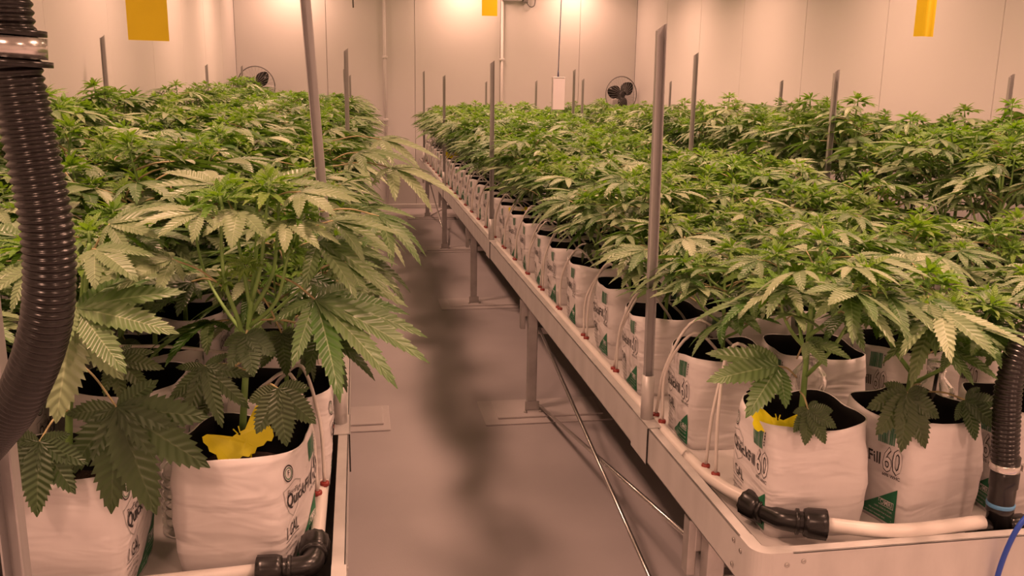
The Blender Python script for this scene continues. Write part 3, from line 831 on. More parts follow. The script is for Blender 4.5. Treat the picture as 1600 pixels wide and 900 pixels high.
def hero_stem(t, lines):
    inv = HERO_INV[t.name]; mb = MB()
    for pts, r0, r1 in lines:
        p = curve_pts([inv @ at(*q) for q in pts], 5); mb.tube(p, [r0 + (r1 - r0) * i / (len(p) - 1) for i in range(len(p))], 8)
    obj('stem', mb, M_STEM, t, True)
def hero_tip(t, p, d, sc, k=0):
    inv = HERO_INV[t.name]; o = link('shoot_tip', TIPS[k % 4], t); o.matrix_local = tip_matrix(inv @ at(*p), inv.to_3x3() @ Vector(d), sc, k * 1.7)
HERO_INV = {}
for k in (('L', 0, 0), ('L', 1, 0), ('R', 0, 0), ('R', 1, 0)):
    h = HERO[k]; HERO_INV[h.name] = (Matrix.Translation(h.location) @ Matrix.Rotation(h.rotation_euler.z, 4, 'Z')).inverted()
t = HERO['L', 0, 0]
hero_stem(t, [([(379, 672, 1.375), (383, 600, 1.38), (388, 520, 1.385), (393, 470, 1.39), (400, 400, 1.40), (402, 320, 1.41)], 0.0060, 0.0026),
              ([(386, 560, 1.38), (372, 500, 1.37), (352, 445, 1.36), (346, 380, 1.35), (347, 322, 1.35)], 0.0040, 0.0022),
              ([(391, 480, 1.39), (380, 420, 1.39), (370, 360, 1.40), (368, 310, 1.41)], 0.0034, 0.0018),
              ([(394, 470, 1.39), (408, 410, 1.38), (414, 350, 1.37), (420, 300, 1.37)], 0.0038, 0.0020),
              ([(393, 490, 1.39), (425, 430, 1.40), (433, 370, 1.40), (436, 318, 1.40)], 0.0036, 0.0020),
              ([(390, 510, 1.385), (432, 470, 1.37), (450, 400, 1.36), (470, 345, 1.36)], 0.0034, 0.0018),
              ([(389, 520, 1.385), (425, 490, 1.42), (490, 430, 1.47), (520, 385, 1.50)], 0.0030, 0.0016),
              ([(388, 530, 1.385), (350, 480, 1.42), (318, 420, 1.47), (300, 340, 1.48)], 0.0032, 0.0016)])
for k, (p, d, sc) in enumerate((((402, 316, 1.41), (0, 0, 1), 1.1), ((347, 322, 1.35), (-.15, -.2, 1), 1.15), ((368, 308, 1.41), (-.1, 0, 1), .9), ((420, 300, 1.37), (.1, -.1, 1), 1.1), ((436, 316, 1.40), (.2, 0, 1), .9), ((470, 345, 1.36), (.3, -.1, 1), .9), ((520, 385, 1.50), (.4, 0, 1), .9), ((300, 338, 1.48), (-.3, 0, 1), 1.0), ((455, 395, 1.36), (.5, -.3, .8), .6), ((355, 440, 1.36), (-.4, -.4, .8), .5), ((385, 420, 1.37), (0, -.4, .9), .5))):
    hero_tip(t, p, d, sc, k)
for k, a in enumerate((
    ((432, 430, 1.38), (492, 468, 1.35), (678, 572, 1.30), (.30, -.45, .85), 9, False, .105, .30),
    ((440, 360, 1.40), (497, 378, 1.40), (612, 445, 1.34), (.25, -.4, .88), 7, False, .105, .45),
    ((395, 500, 1.385), (498, 518, 1.35), (596, 596, 1.31), (.55, -.45, .6), 7, True, .11, .45),
    ((353, 452, 1.36), (268, 405, 1.33), (152, 430, 1.29), (0, -.45, .9), 7, False, .115, .35),
    ((412, 606, 1.34), (434, 607, 1.27), (452, 700, 1.245), (.1, -1, .25), 5, True, .22, .15),
    ((388, 520, 1.385), (385, 522, 1.33), (395, 588, 1.285), (0, -1, .45), 5, True, .24, .15),
    ((386, 580, 1.38), (320, 572, 1.31), (344, 672, 1.28), (0, -.85, .5), 7, True, .125, .2),
    ((348, 350, 1.36), (312, 332, 1.33), (205, 352, 1.28), (-.1, -.35, .93), 7, False, .112, .4),
    ((425, 310, 1.38), (470, 300, 1.36), (575, 318, 1.31), (.1, -.35, .93), 7, False, .11, .4),
    ((405, 330, 1.40), (425, 290, 1.44), (500, 262, 1.54), (.1, -.2, .97), 7, False, .11, .3),
    ((365, 330, 1.41), (335, 288, 1.46), (250, 262, 1.54), (-.1, -.2, .97), 7, False, .11, .3),
    ((368, 350, 1.40), (372, 330, 1.34), (362, 385, 1.26), (0, -.6, .75), 5, False, .16, .3),
    ((436, 350, 1.40), (448, 345, 1.35), (500, 392, 1.27), (.2, -.5, .8), 7, False, .112, .4),
    ((470, 370, 1.36), (520, 345, 1.40), (640, 372, 1.42), (.2, -.2, .95), 7, False, .11, .5),
    ((500, 420, 1.48), (540, 410, 1.50), (628, 475, 1.46), (.3, -.3, .9), 7, False, .11, .5),
    ((340, 440, 1.40), (300, 440, 1.44), (205, 470, 1.42), (-.1, -.4, .9), 7, True, .14, .4),
    ((400, 450, 1.40), (440, 520, 1.42), (450, 590, 1.38), (.1, -.9, .4), 5, True, .18, .2),
    ((385, 560, 1.38), (330, 610, 1.36), (270, 650, 1.33), (-.1, -.8, .6), 5, True, .18, .3))):
    hero_leaf(t, *a, seed=k)
t = HERO['L', 1, 0]
hero_stem(t, [([(108, 742, 1.325), (108, 650, 1.32), (113, 570, 1.315), (125, 500, 1.31), (135, 440, 1.32), (140, 380, 1.33)], 0.0060, 0.0030),
              ([(112, 580, 1.315), (90, 520, 1.33), (62, 470, 1.35), (50, 400, 1.37)], 0.0036, 0.0018),
              ([(113, 565, 1.315), (160, 500, 1.34), (185, 430, 1.36), (195, 370, 1.38)], 0.0036, 0.0018),
              ([(122, 510, 1.31), (128, 450, 1.28), (128, 422, 1.27)], 0.0028, 0.0016)])
for k, (p, d, sc) in enumerate((((140, 378, 1.33), (0, 0, 1), 1.1), ((50, 398, 1.37), (-.2, 0, 1), 1.0), ((195, 368, 1.38), (.2, 0, 1), 1.0), ((128, 424, 1.27), (0, -.2, 1), .6), ((88, 520, 1.32), (-.4, -.3, .8), .5))):
    hero_tip(t, p, d, sc, k + 1)
for k, a in enumerate((
    ((126, 500, 1.31), (120, 482, 1.26), (294, 526, 1.20), (.12, -.62, .75), 5, False, .135, .25),
    ((124, 500, 1.31), (114, 492, 1.25), (100, 668, 1.21), (.1, -1, .2), 3, False, .19, .12),
    ((114, 560, 1.315), (182, 636, 1.24), (258, 808, 1.20), (.05, -1, .12), 7, True, .18, .10),
    ((108, 640, 1.32), (62, 690, 1.205), (56, 806, 1.17), (0, -1, .15), 7, True, .20, .10),
    ((138, 410, 1.33), (172, 350, 1.34), (285, 332, 1.32), (0, -.4, .9), 7, False, .112, .4),
    ((60, 460, 1.35), (48, 420, 1.32), (-30, 470, 1.28), (0, -.5, .85), 7, False, .112, .4),
    ((140, 400, 1.33), (150, 390, 1.28), (215, 432, 1.22), (.1, -.5, .85), 5, False, .16, .35),
    ((52, 420, 1.37), (30, 370, 1.40), (-40, 350, 1.46), (0, -.3, .95), 7, False, .15, .3),
    ((190, 390, 1.38), (215, 365, 1.40), (300, 372, 1.36), (.1, -.3, .9), 7, False, .112, .4),
    ((112, 590, 1.315), (60, 600, 1.27), (20, 650, 1.24), (-.1, -.8, .55), 5, True, .17, .2),
    ((114, 570, 1.315), (180, 560, 1.30), (240, 615, 1.27), (.1, -.8, .6), 7, True, .16, .3))):
    hero_leaf(t, *a, seed=30 + k)
for key, lv in ((('L', 0, 1), (((500, 330, 1.66), (592, 338, 1.64), (662, 412, 1.58), (.35, -.35, .87), 7, False, .11, .5), ((500, 380, 1.62), (560, 400, 1.60), (640, 470, 1.55), (.4, -.4, .82), 7, True, .11, .5))),
               (('L', 0, 2), (((520, 260, 1.95), (612, 262, 1.96), (722, 308, 1.90), (.3, -.3, .9), 7, False, .105, .55), ((520, 250, 1.95), (560, 238, 1.93), (650, 250, 1.88), (.2, -.3, .93), 7, False, .105, .55))),
               (('L', 0, 3), (((520, 220, 2.22), (596, 218, 2.25), (690, 246, 2.22), (.25, -.3, .9), 7, False, .105, .5),))):
    t = HERO[key]; HERO_INV[t.name] = (Matrix.Translation(t.location) @ Matrix.Rotation(t.rotation_euler.z, 4, 'Z')).inverted()
    for k, a in enumerate(lv): hero_leaf(t, *a, seed=80 + k)
t = HERO['R', 0, 0]
for k, a in enumerate((
    ((1250, 612, 1.335), (1263, 640, 1.27), (1290, 694, 1.243), (.05, -1, .25), 7, True, .22, .12),
    ((1245, 590, 1.34), (1216, 572, 1.31), (1098, 602, 1.29), (-.1, -.6, .8), 5, False, .17, .25),
    ((1245, 560, 1.34), (1262, 535, 1.27), (1330, 560, 1.22), (.1, -.5, .85), 5, False, .17, .3))):
    hero_leaf(t, *a, seed=50 + k)
t = HERO['R', 1, 0]
for k, a in enumerate((
    ((1438, 600, 1.33), (1417, 614, 1.28), (1410, 712, 1.243), (0, -1, .2), 7, True, .22, .10),
    ((1442, 612, 1.33), (1508, 625, 1.27), (1566, 672, 1.245), (.1, -1, .3), 5, True, .20, .12),
    ((1440, 490, 1.33), (1450, 476, 1.26), (1456, 520, 1.22), (0, -.75, .65), 3, False, .30, .2),
    ((1440, 560, 1.33), (1480, 545, 1.27), (1580, 560, 1.24), (.1, -.6, .8), 7, False, .112, .4))):
    hero_leaf(t, *a, seed=60 + k)


# ------------------------------------------------------------------ irrigation
def compression_nut(mb, o, ax, L=0.036, R=0.021):
    mb.lathe(o, ax, [(0, 0.0135), (0.002, R * .86), (L * .25, R * .97), (L * .8, R), (L, R), (L + 0.002, R * .75)], 24, 0, 1, 0.07)
def pipe_group(sgn, label_side, xp, ys, yend, corner, tee_x, label_front, hose_ctrl, hose_label, tee_label, clamp_z):
    pass
PZ = 0.552
# right bench: pipe along the aisle edge
t = thing('irrigation_pipe', 'white irrigation pipe along the aisle edge of the right bench, red grommets on it', 'pipe', (0.645, 1.35, PZ))
mb = MB(); pts = curve_pts([(0.018, 0.0, 0.008), (-0.006, 0.08, 0.004), (-0.017, 0.20, 0.001), (-0.019, 0.6, 0), (-0.019, 3.5, -0.001), (-0.019, 7.45, 0)], 6); mb.tube(pts, 0.0122, 14); obj('pipe', mb, M_PIPE, t, True)
def pipe_x(y):
    d = y - 1.35
    return 0.645 + (0.018 - 0.30 * d if d < .08 else -0.006 - 0.011 * (d - .08) / .12 if d < .2 else -0.018)
gm = MB(); gm.lathe((0, 0, 0), (0, 0, 1), [(0, 0.0078), (0.003, 0.0085), (0.007, 0.0080), (0.008, 0.005)], 12); GROM = gm.mesh('grommet', M_GROM)
def drip(p0, p1, arch, label, group, bend=0.0):
    """thin tube from its grommet on the pipe up and over into a bag"""
    p0 = Vector(p0); p1 = Vector(p1); m = (p0 + p1) / 2
    up = max(p0.z, p1.z) + arch
    c = [p0, Vector((p0.x + (p1.x - p0.x) * .06, p0.y + (p1.y - p0.y) * .15 + bend, p0.z + (up - p0.z) * .55)), Vector((p0.x + (p1.x - p0.x) * .38, p0.y + (p1.y - p0.y) * .5, up)), Vector((p0.x + (p1.x - p0.x) * .8, p0.y + (p1.y - p0.y) * .85, up - arch * .5)), p1]
    mb = MB(); mb.tube([q - p0 for q in curve_pts(c, 6)], 0.0033, 7)
    o = obj('drip_tube', mb, M_TUBE, None, True, loc=p0); tag(o, label, 'tube', group); return o
dr = random.Random(3)
for ri, y in enumerate(R_YS):
    base = y + 0.115 if ri == 0 else y + 0.02
    for k in range(2):
        gy = base + (k - .5) * 0.032 + dr.uniform(-.01, .01); gx = pipe_x(gy)
        link('grommet', GROM, t, loc=(gx - 0.645 + 0.002, gy - 1.35, 0.010))
        if ri == 0: tgt = (0.775 + 0.06 * k, 1.66 + 0.0 * k, BAGZ + SOILZ + .02)
        else: tgt = (0.745 + dr.uniform(0, .03) + 0.06 * k, y + (k - .5) * 0.06 + dr.uniform(-.02, .02), BAGZ + SOILZ + 0.01)
        lab = ('%s drip tube of the two looping into the %s bag of the right bench' % (('nearer', 'farther')[k], ORD[ri])) if ri else '%s thin drip tube rising behind the corner bag of the right bench' % ('nearer', 'farther')[k]
        drip((gx + 0.002, gy, PZ + 0.016), tgt, (BAGZ + BH + 0.035 + dr.uniform(0, .03)) - max(tgt[2], PZ + 0.016), lab, 'drip tubes of the right bench', dr.uniform(-.02, .02))
E1 = Vector((0.672, 1.33, PZ + 0.004))
t = thing('elbow_fitting', 'black plastic elbow joint at the front corner of the right bench', 'fitting', (0.69, 1.25, PZ))
def rel(*p): return tuple(Vector(p) - Vector((0.69, 1.25, PZ)))
mb = MB(); compression_nut(mb, rel(0.6665, 1.314, PZ + .009), (-0.30, 1, -.03), 0.038, 0.0255); obj('compression_nut', mb, M_BLACK, t, True)
mb = MB(); compression_nut(mb, rel(0.7045, 1.250, 0.570), (1, -0.40, 0), 0.038, 0.0255); obj('compression_nut', mb, M_BLACK, t, True)
mb = MB(); mb.tube(curve_pts([rel(0.665, 1.322, PZ + .010), rel(0.6715, 1.290, PZ + .013), rel(0.677, 1.267, 0.569), rel(0.689, 1.2565, 0.570), rel(0.708, 1.2486, 0.570)], 6), 0.0175, 16)
mb.lathe(rel(0.668, 1.305, PZ + .010), (-0.25, 1, 0), [(0, 0.018), (0.001, 0.0215), (0.006, 0.0215), (0.007, 0.018)], 20)
mb.lathe(rel(0.694, 1.255, 0.570), (1, -0.40, 0), [(0, 0.018), (0.001, 0.0215), (0.006, 0.0215), (0.007, 0.018)], 20); obj('elbow_body', mb, M_BLACK, t, True)
t = thing('irrigation_pipe', 'white irrigation pipe across the front of the right bench, between two black joints', 'pipe', (0.738, 1.237, 0.570))
mb = MB(); mb.tube(curve_pts([(0, 0, 0), (0.11, -0.030, -0.004), (0.27, -0.022, -0.004)], 8), 0.0122, 14); obj('pipe', mb, M_PIPE, t, True)

def ribbed_hose(name, label, ctrl, R, pitch, parts=()):
    path = curve_pts(ctrl, 24); cum = [0.0]
    for a, b in zip(path, path[1:]): cum.append(cum[-1] + (b - a).length)
    n = int(cum[-1] / pitch) * 6; pts = []; rad = []
    j = 0
    prof = (0.0, 0.55, 1.0, 1.0, 0.55, 0.0)
    for i in range(n + 1):
        s = cum[-1] * i / n
        while j < len(cum) - 2 and cum[j + 1] < s: j += 1
        k = (s - cum[j]) / max(1e-9, cum[j + 1] - cum[j])
        pts.append(path[j].lerp(path[j + 1], k)); rad.append(R * (0.90 + 0.10 * prof[i % 6]))
    t = thing(name, label, 'hose', pts[0]); o0 = Vector(pts[0])
    mb = MB(); mb.tube([p - o0 for p in pts], rad, 28); obj('ribbed_tube', mb, M_HOSE, t, True)
    return t, pts
# right hose and its tee
t, pts = ribbed_hose('ribbed_hose', 'black ribbed hose rising from the front of the right bench', [(1.041, 1.222, 0.655), (1.034, 1.222, 0.72), (1.030, 1.225, 0.80), (1.048, 1.228, 0.868), (1.10, 1.22, 0.94), (1.19, 1.20, 1.02), (1.31, 1.16, 1.10)], 0.0215, 0.0076)
def relh(*p): return tuple(Vector(p) - Vector(pts[0]))
mb = MB(); mb.lathe(relh(1.041, 1.222, 0.655), (0, 0, 1), [(0, 0.0223), (0.0005, 0.0231), (0.0115, 0.0231), (0.012, 0.0223)], 32); o = obj('hose_clamp', mb, M_CHROME, t, True); o['label'] = 'bright steel band clamp'
mb = MB(); mb.box(-0.004, 0.006, -0.005, 0.005, 0.001, 0.011); obj('clamp_screw', mb, M_CHROME, o, False, loc=relh(1.067, 1.212, 0.655))
t = thing('tee_fitting', 'black plastic tee joint with a pale blue seal under the right hose', 'fitting', (1.043, 1.222, PZ - 0.014))
mb = MB(); mb.lathe((0, 0, 0.006), (0, 0, 1), [(0, 0.019), (0.036, 0.019), (0.037, 0.0215), (0.044, 0.0215), (0.046, 0.0205), (0.080, 0.0205), (0.082, 0.0222), (0.108, 0.0222), (0.109, 0.0205), (0.135, 0.0205)], 28); obj('tee_body', mb, M_BLACK, t, True)
mb = MB(); mb.lathe((0, 0, 0.052), (0, 0, 1), [(0, 0.0212), (0.001, 0.0222), (0.006, 0.0222), (0.007, 0.0212)], 28); o = obj('seal_ring', mb, M_BLUERING, t, True); o['label'] = 'pale blue seal ring'
mb = MB(); compression_nut(mb, (-0.016, 0.0, 0.014), (-1, 0, 0), 0.034, 0.019); obj('compression_nut', mb, M_BLACK, t, True)
mb = MB(); compression_nut(mb, (0.016, 0.0, 0.014), (1, 0, 0), 0.034, 0.019); obj('compression_nut', mb, M_BLACK, t, True)
t = thing('irrigation_pipe', 'white irrigation pipe leaving the tee joint towards the right wall', 'pipe', (1.09, 1.222, PZ))
mb = MB(); mb.tube([(0, 0, 0), (0.46, 0.0, 0)], 0.0122, 14); obj('pipe', mb, M_PIPE, t, True)
# left bench: pipe, elbow, front pipe, hose
t = thing('irrigation_pipe', 'white irrigation pipe along the aisle edge of the left bench, red grommets on it', 'pipe', (-0.080, 1.29, PZ))
mb = MB(); mb.tube(curve_pts([(-0.002, 0.0, 0), (0.003, 0.4, 0), (0.004, 3.5, 0), (0.004, 7.5, 0)], 6), 0.0118, 14); obj('pipe', mb, M_PIPE, t, True)
mb = MB(); mb.box(0.008, 0.016, 0.265, 0.270, -0.008, 0.018); obj('pipe_clip', mb, M_BOX, t)
LG = [(-0.083, 1.478), (-0.072, 1.515), (-0.074, 1.735), (-0.070, 1.79)]
LT = [(-0.19, 1.56, 0.72), (-0.16, 1.60, 0.72), (-0.16, 1.74, 0.74), (-0.17, 1.90, 0.74)]
for k in range(2, 12): LG += [(-0.074, L_YS[k] - 0.03), (-0.074, L_YS[k] + 0.02)]; LT += [(-0.15, L_YS[k] - .04, .70), (-0.15, L_YS[k] + .05, .70)]
for k, (a, b) in enumerate(zip(LG, LT)):
    link('grommet', GROM, t, loc=(a[0] + 0.080, a[1] - 1.29, 0.0098))
    drip((a[0], a[1], PZ + 0.0158), b, 0.05, '%s thin white drip tube from the front along the left bench pipe' % ORD[k], 'drip tubes of the left bench')
t = thing('elbow_fitting', 'black plastic elbow joint at the aisle corner of the left bench', 'fitting', (-0.093, 1.25, PZ + .003))
mb = MB(); compression_nut(mb, (0.012, 0.038, -0.002), (0.0, 1, 0), 0.038, 0.0245); obj('compression_nut', mb, M_BLACK, t, True)
mb = MB(); compression_nut(mb, (-0.030, -0.006, 0), (-1, 0, 0), 0.038, 0.0245); obj('compression_nut', mb, M_BLACK, t, True)
mb = MB(); mb.tube(curve_pts([(0.012, 0.046, -.002), (0.012, 0.018, 0), (0.002, -0.001, 0), (-0.034, -0.006, 0)], 6), 0.0175, 16)
mb.lathe((0.012, 0.028, -.001), (0, 1, 0), [(0, 0.018), (0.001, 0.0215), (0.006, 0.0215), (0.007, 0.018)], 20)
mb.lathe((-0.018, -0.006, 0), (-1, 0, 0), [(0, 0.018), (0.001, 0.0215), (0.006, 0.0215), (0.007, 0.018)], 20); obj('elbow_body', mb, M_BLACK, t, True)
t = thing('irrigation_pipe', 'white irrigation pipe across the front of the left bench', 'pipe', (-0.162, 1.244, PZ + .003))
mb = MB(); mb.tube([(0, 0, 0), (-0.315, -0.018, -0.003)], 0.0122, 14); obj('pipe', mb, M_PIPE, t, True)
HL = [(-0.262, 0.75, 1.46), (-0.257, 0.75, 1.36), (-0.254, 0.75, 1.283), (-0.248, 0.75, 1.224), (-0.241, 0.75, 1.149), (-0.246, 0.755, 1.090), (-0.263, 0.77, 1.040), (-0.296, 0.80, 0.985), (-0.345, 0.86, 0.93), (-0.41, 0.95, 0.86), (-0.475, 1.06, 0.76), (-0.51, 1.18, 0.66), (-0.515, 1.215, 0.60)]
HL = [(x - 0.002, y, z) for x, y, z in HL]
t, pts = ribbed_hose('ribbed_hose', 'thick black ribbed hose hanging close in the left foreground', HL, 0.0200, 0.0062)
def relh(*p): return tuple(Vector(p) - Vector(pts[0]))
mb = MB(); mb.lathe(relh(-0.2545, 0.75, 1.276), (0.06, 0, 1), [(0, 0.0225), (0.0, 0.0236), (0.0155, 0.0236), (0.0155, 0.0225)], 32); o = obj('hose_clamp', mb, M_CHROME, t, True); o['label'] = 'bright steel band clamp'
for z, R in ((1.270, 0.0268), (1.2925, 0.0245)):
    mb = MB(); mb.lathe(relh(-0.2545, 0.75, z), (0.06, 0, 1), [(0, 0.0218), (0.0002, R), (0.0045, R), (0.0047, 0.0218)], 28); obj('rubber_flange', mb, M_HOSE, t, True)
t = thing('tee_fitting', 'black plastic tee joint under the left foreground hose', 'fitting', (-0.515, 1.222, PZ - 0.014))
mb = MB(); mb.lathe((0, 0, 0.006), (0, 0, 1), [(0, 0.019), (0.036, 0.019), (0.037, 0.0215), (0.08, 0.0215)], 28); obj('tee_body', mb, M_BLACK, t, True)
mb = MB(); compression_nut(mb, (0.016, 0.0, 0.014), (1, 0, 0), 0.022, 0.019); obj('compression_nut', mb, M_BLACK, t, True)

# ------------------------------------------------------------------ loose things
def butterfly(label, loc, rz, tilt, sc=1.0, roll=0.0):
    t = thing('sticky_trap', label, 'trap', loc, rz)
    half = [(0.000, 0.010), (0.004, 0.016), (0.012, 0.015), (0.028, 0.028), (0.046, 0.041), (0.055, 0.041), (0.058, 0.032), (0.055, 0.022), (0.057, 0.013), (0.050, 0.002), (0.052, -0.009), (0.048, -0.021), (0.040, -0.027), (0.034, -0.022), (0.025, -0.026), (0.014, -0.023), (0.006, -0.030), (0.0, -0.028)]
    out = half + [(-x, z) for x, z in half[::-1][1:-1]]
    Mx = Matrix.Rotation(tilt, 4, 'X') @ Matrix.Rotation(roll, 4, 'Y') @ Matrix.Scale(sc, 4)
    n = len(out); mb = MB(); vs = []
    for y in (-0.0005, 0.0005): vs += [Mx @ Vector((x, y + 0.002 * math.sin(x * 60), z)) for x, z in out]
    mb.add(vs, [tuple(range(n)), tuple(range(2 * n - 1, n - 1, -1))] + [(i, n + i, n + (i + 1) % n, (i + 1) % n) for i in range(n)])
    obj('card', mb, M_BUTTER, t)
    mb = MB()
    for s in (-1, 1): mb.tube([Mx @ Vector((s * 0.002, 0, 0.014)), Mx @ Vector((s * 0.005, 0, 0.026))], 0.0010, 5)
    obj('antenna', mb, M_BUTTER, t)
    mb = MB(); mb.tube([Mx @ Vector((0, 0, -0.026)), Mx @ Vector((0, 0, -0.026)) + Vector((0, 0.006, -0.026))], 0.0018, 5); obj('stake', mb, M_BUTTER, t)
    return t
butterfly('yellow butterfly shaped sticky card leaning in the front bag of the left bench', at(380, 688, 1.315), 0.15, -0.35, 0.86, -0.45)
butterfly('yellow butterfly shaped sticky card low in the corner bag of the right bench', at(1215, 664, 1.315), -0.1, -0.9, 0.80, 0.25)
butterfly('small yellow sticky card in a bag far down the right bench', at(810, 335, 3.95), 0.2, -0.2, 0.8)
butterfly('small orange-yellow sticky card in a bag near the far end of the right bench', at(706, 244, 6.9), 0.2, -0.2, 0.9)

def sheet(label, x, y, w, zb, rz, curl, h=0.45):
    t = thing('sticky_sheet', label, 'trap', (x, y, zb), rz)
    mb = MB(); n = 12; vs = []
    for z in (0, h):
        for k in range(n + 1):
            u = -1 + 2 * k / n
            vs.append((u * w / 2 * (1 - .15 * curl), curl * w * (0.35 * u * u + 0.10 * math.sin(u * 5)), z))
    vs2 = [(a, b + 0.0012, c) for a, b, c in vs]; m = len(vs)
    fs = [(k, k + 1, k + n + 2, k + n + 1) for k in range(n)] + [(m + k + 1, m + k, m + k + n + 1, m + k + n + 2) for k in range(n)]
    fs += [(k, m + k, m + k + 1, k + 1) for k in range(n)] + [(k + n + 1, k + n + 2, m + k + n + 2, m + k + n + 1) for k in range(n)]
    fs += [(0, n + 1, m + n + 1, m), (n, m + n, m + 2 * n + 1, 2 * n + 1)]
    mb.add(vs + vs2, fs); obj('sheet', mb, M_YELLOW, t)
    mb = MB(); mb.tube([(0, 0.0006, h), (0, 0.0006, ZC - zb)], 0.0012, 5); obj('hanging_string', mb, M_NAVY, t)
    return t
sheet('large yellow sticky sheet hanging over the left bench', -0.521, 2.5, 0.098, 1.362, 0.30, 0)
sheet('small yellow sticky sheet hanging over the aisle near the back wall', 0.718, 5.0, 0.084, 1.632, -0.05, 0)
sheet('curled yellow sticky sheet hanging in front of the right wall', 1.992, 3.0, 0.082, 1.455, 0.1, 0.5)

t = thing('climate_sensor', 'white box sensor hanging by a dark blue cord over the plants', 'sensor', (1.108, 5.0, 1.137))
mb = MB(); mb.box(-0.034, 0.034, -0.02, 0.02, 0, 0.18); bevel_obj(obj('case', mb, M_SENSOR, t), 0.003)
mb = MB(); mb.box(-0.030, 0.030, -0.0212, -0.0195, 0.175, 0.1785); obj('lid_seam', mb, M_BOX, t)
mb = MB(); mb.tube([(-0.002, 0, 0.18), (-0.002, 0, 0.215)], [0.005, 0.0035], 8); obj('cable_gland', mb, M_NAVY, t, True)
mb = MB(); mb.tube(curve_pts([(-0.002, 0, 0.21), (0.0, 0, 0.35), (0.009, 0, 0.8), (0.03, 0, ZC - 1.137)], 5), 0.0025, 6); obj('cord', mb, M_NAVY, t, True)

def fan(label, c, r, rz, turn):
    t = thing('wall_fan', label, 'fan', (c[0], YB, c[2]), 0)
    yo = -0.20
    F = Matrix.Translation((0, yo, 0)) @ Matrix.Rotation(rz, 4, 'Z')
    mb = MB(); pts = [F @ Vector((r * math.cos(a * PI / 20), 0, r * math.sin(a * PI / 20))) for a in range(41)]; mb.tube(pts, 0.0055, 8); obj('guard_ring', mb, M_GREYPLUG, t, True)
    for k in range(32):
        a = k * PI / 16
        mb = MB()
        mb.tube([F @ Vector((r * q * math.cos(a), -0.05 * math.sin(PI * (1 - q) * .5) , r * q * math.sin(a))) for q in (.18, .45, .72, 1)], 0.0009, 4)
        mb.tube([F @ Vector((r * q * math.cos(a), 0.05 * math.sin(PI * (1 - q) * .5), r * q * math.sin(a))) for q in (.3, .65, 1)], 0.0009, 4)
        obj('guard_wire', mb, M_STEEL, t)
    mb = MB(); mb.lathe(F @ Vector((0, -0.015, 0)), F.to_3x3() @ Vector((0, -1, 0)), [(0, r * .20), (0.012, r * .19), (0.02, r * .12)], 20); o = obj('hub', mb, M_BLACK, t, True)
    for k in range(3):
        a = turn + k * 2 * PI / 3; mb = MB(); vs = []; fs = []
        n = 10; out = []
        for i in range(n + 1):
            q = i / n; out.append((r * (0.12 + 0.80 * q), r * (0.06 + 0.30 * math.sin(PI * min(1, q ** .8)) ** .7 * (1 if q < .98 else .5))))
        for u, w in out:
            for s in (-1, 1):
                for th in (-0.0012, 0.0012):
                    vs.append(F @ Matrix.Rotation(-a, 4, 'Y') @ Vector((u, s * w * 0.25 + th, s * w)))
        for i in range(n):
            b = 4 * i
            fs += [(b, b + 4, b + 6, b + 2), (b + 1, b + 3, b + 7, b + 5), (b, b + 1, b + 5, b + 4), (b + 2, b + 6, b + 7, b + 3)]
        fs += [(0, 2, 3, 1), (4 * n, 4 * n + 1, 4 * n + 3, 4 * n + 2)]
        mb.add(vs, fs); obj('blade', mb, M_BLACK, t, True)
    mb = MB(); mb.lathe(F @ Vector((0, 0.01, 0)), F.to_3x3() @ Vector((0, 1, 0)), [(0, r * .25), (0.06, r * .25), (0.075, r * .18)], 20); obj('motor', mb, M_BLACK, t, True)
    mb = MB(); mb.tube([(0, yo + 0.07, -0.03), (0, yo + 0.10, -r * .55), (0, -0.03, -r * .62)], 0.010, 8); obj('arm', mb, M_BOX, t, True)
    mb = MB(); mb.box(-0.045, 0.045, -0.03, 0, -r * .62 - 0.07, -r * .62 + 0.07); bevel_obj(obj('wall_bracket', mb, M_BOX, t), 0.006)
    return t
fan('black bladed wall fan in a wire guard near the right corner of the back wall', at(971, 148, 9.22), 0.185, 0.25, 0.75)
fan('black bladed wall fan in a wire guard near the left corner of the back wall', at(400, 134, 9.22), 0.185, -0.2, 2.9)

def conduit(label, x, z0, z1, r=0.013):
    t = thing('conduit', label, 'pipe', (x, YB - 0.016, z0))
    mb = MB(); mb.tube([(0, 0, 0), (0, 0, z1 - z0)], r, 12); obj('pipe', mb, M_WALL, t, True)
    z = 0.22
    while z < z1 - z0:
        mb = MB(); mb.box(-0.026, 0.026, -0.016, 0.0159, z, z + 0.024); bevel_obj(obj('pipe_clip', mb, M_WALL, t), 0.004); z += 0.62
    return t
conduit('white vertical conduit clipped to the back wall, ending at the ceiling', 0.288, 0.06, ZC)
conduit('white vertical conduit below the socket box on the back wall', 1.485, 0.06, 2.12)
t = thing('socket_box', 'white double socket box at the top of the back wall conduit', 'socket', (1.58, YB, 2.115))
mb = MB(); mb.box(-0.11, 0.10, -0.05, 0, 0, 0.13); bevel_obj(obj('box', mb, M_SENSOR, t), 0.006)
for dx in (-0.055, 0.045):
    mb = MB(); mb.lathe((dx, -0.05, 0.065), (0, -1, 0), [(0, 0.035), (0.004, 0.035), (0.004, 0.028), (0.001, 0.026)], 20); obj('socket', mb, M_BOX, t, True)
mb = MB(); mb.box(0.115, 0.165, -0.055, -0.01, -0.018, 0.08); bevel_obj(obj('plug', mb, M_GREYPLUG, t), 0.006)
mb = MB(); mb.tube(curve_pts([(0.15, -0.035, -0.015), (0.19, -0.035, -0.055), (0.235, -0.035, -0.03), (0.235, -0.035, 0.10), (0.21, -0.035, 0.30)], 8), 0.006, 7); obj('cable', mb, M_GREYPLUG, t, True)
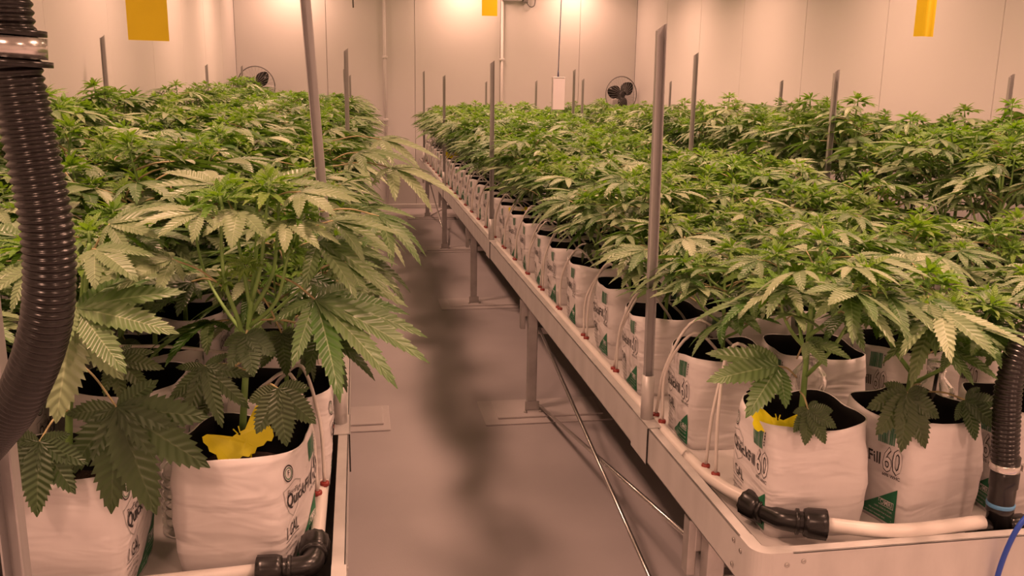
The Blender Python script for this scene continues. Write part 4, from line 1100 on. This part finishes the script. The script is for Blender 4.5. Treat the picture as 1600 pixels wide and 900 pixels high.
o = at(552, 12, 8.9); mb = MB(); mb.tube([(0, 0, 0), (-0.01, 0, 0.4), (-0.02, 0, ZC - o.z)], 0.007, 7); tag(obj('power_cord', mb, M_GREYPLUG, None, True, loc=o), 'short dark power cord hanging in front of the back wall', 'cord')

mb = MB(); c0 = at(1562, 900, 1.165)
pts = [at(1545, 960, 1.168), at(1560, 896, 1.166), at(1578, 848, 1.160), at(1600, 812, 1.158), at(1640, 775, 1.17)]
mb.tube([p - c0 for p in curve_pts(pts, 8)], 0.0042, 8); tag(obj('cable', mb, M_BLUE, None, True, loc=c0), 'bright blue cable draped over the front edge of the right bench', 'cable')
mb = MB(); c0 = Vector((0.626, 1.23, ZB + 0.010))
mb.tube([p - c0 for p in curve_pts([(0.628, 1.70, ZB + .0075), (0.624, 1.50, ZB + .0075), (0.630, 1.33, ZB + .0078), (0.655, 1.215, ZB + .0078)], 8)], 0.0033, 7); tag(obj('cable', mb, M_BLACK, None, True, loc=c0), 'thin black cable lying in the gutter of the right bench', 'cable')

def bottle(label, loc, R, H, rz):
    t = thing('clear_bottle', label, 'bottle', loc, rz)
    mb = MB(); prof = [(0, R * .9)]
    n = 7
    for k in range(n):
        z = H * (k + .1) / n; prof += [(z, R), (z + H * .55 / n, R), (z + H * .65 / n, R * .93), (z + H * .85 / n, R * .93)]
    prof += [(H, R * .9), (H * 1.10, R * .45), (H * 1.16, R * .42)]
    mb.lathe((0, 0, 0), (0, 0, 1), prof, 24); obj('body', mb, M_CLEAR, t, True)
    mb = MB(); mb.lathe((0, 0, H * 1.15), (0, 0, 1), [(0, R * .5), (H * .1, R * .5)], 16, 0, 1, .06); obj('cap', mb, M_CLEAR, t, True)
bottle('clear ribbed plastic bottle behind the second front bag, beside the right hose', (1.077, 1.472, BAGZ), 0.036, 0.19, 0)
bottle('clear ribbed plastic bottle behind the front corner bag of the right bench', (0.857, 1.545, BAGZ), 0.034, 0.20, 0)
bottle('dim clear plastic bottle standing between the two front bags of the left bench', (-0.303, 1.45, BAGZ), 0.032, 0.12, 0)
for lab, a, b, hook in (('thin black drip stake standing in the second front bag of the right bench', (1451, 652, 1.335), (1466, 575, 1.345), False), ('hooked black drip stake in the front bag behind the left hose', (86, 742, 1.335), (82, 625, 1.34), True)):
    p, q = at(*a), at(*b); mb = MB(); pts = [Vector((0, 0, -0.01)), q - p]
    if hook: pts = curve_pts([(0, 0, -0.01), (q - p) * 0.9, (q - p) + Vector((0.004, 0, 0.002)), (q - p) + Vector((0.022, 0, 0.003))], 5)
    mb.tube(pts, 0.0032, 6); tag(obj('drip_stake', mb, M_BLACK, None, True, loc=p), lab, 'stake')
p = at(150, 541, 1.62); q = at(364, 553, 1.60); m = at(270, 542, 1.62)
mb = MB(); mb.tube([v - p for v in curve_pts([p, m, q], 8)], 0.0033, 7)
tag(obj('drip_tube', mb, M_TUBE, None, True, loc=p), 'thin white drip tube stretched level across the second row of left bench bags', 'tube')
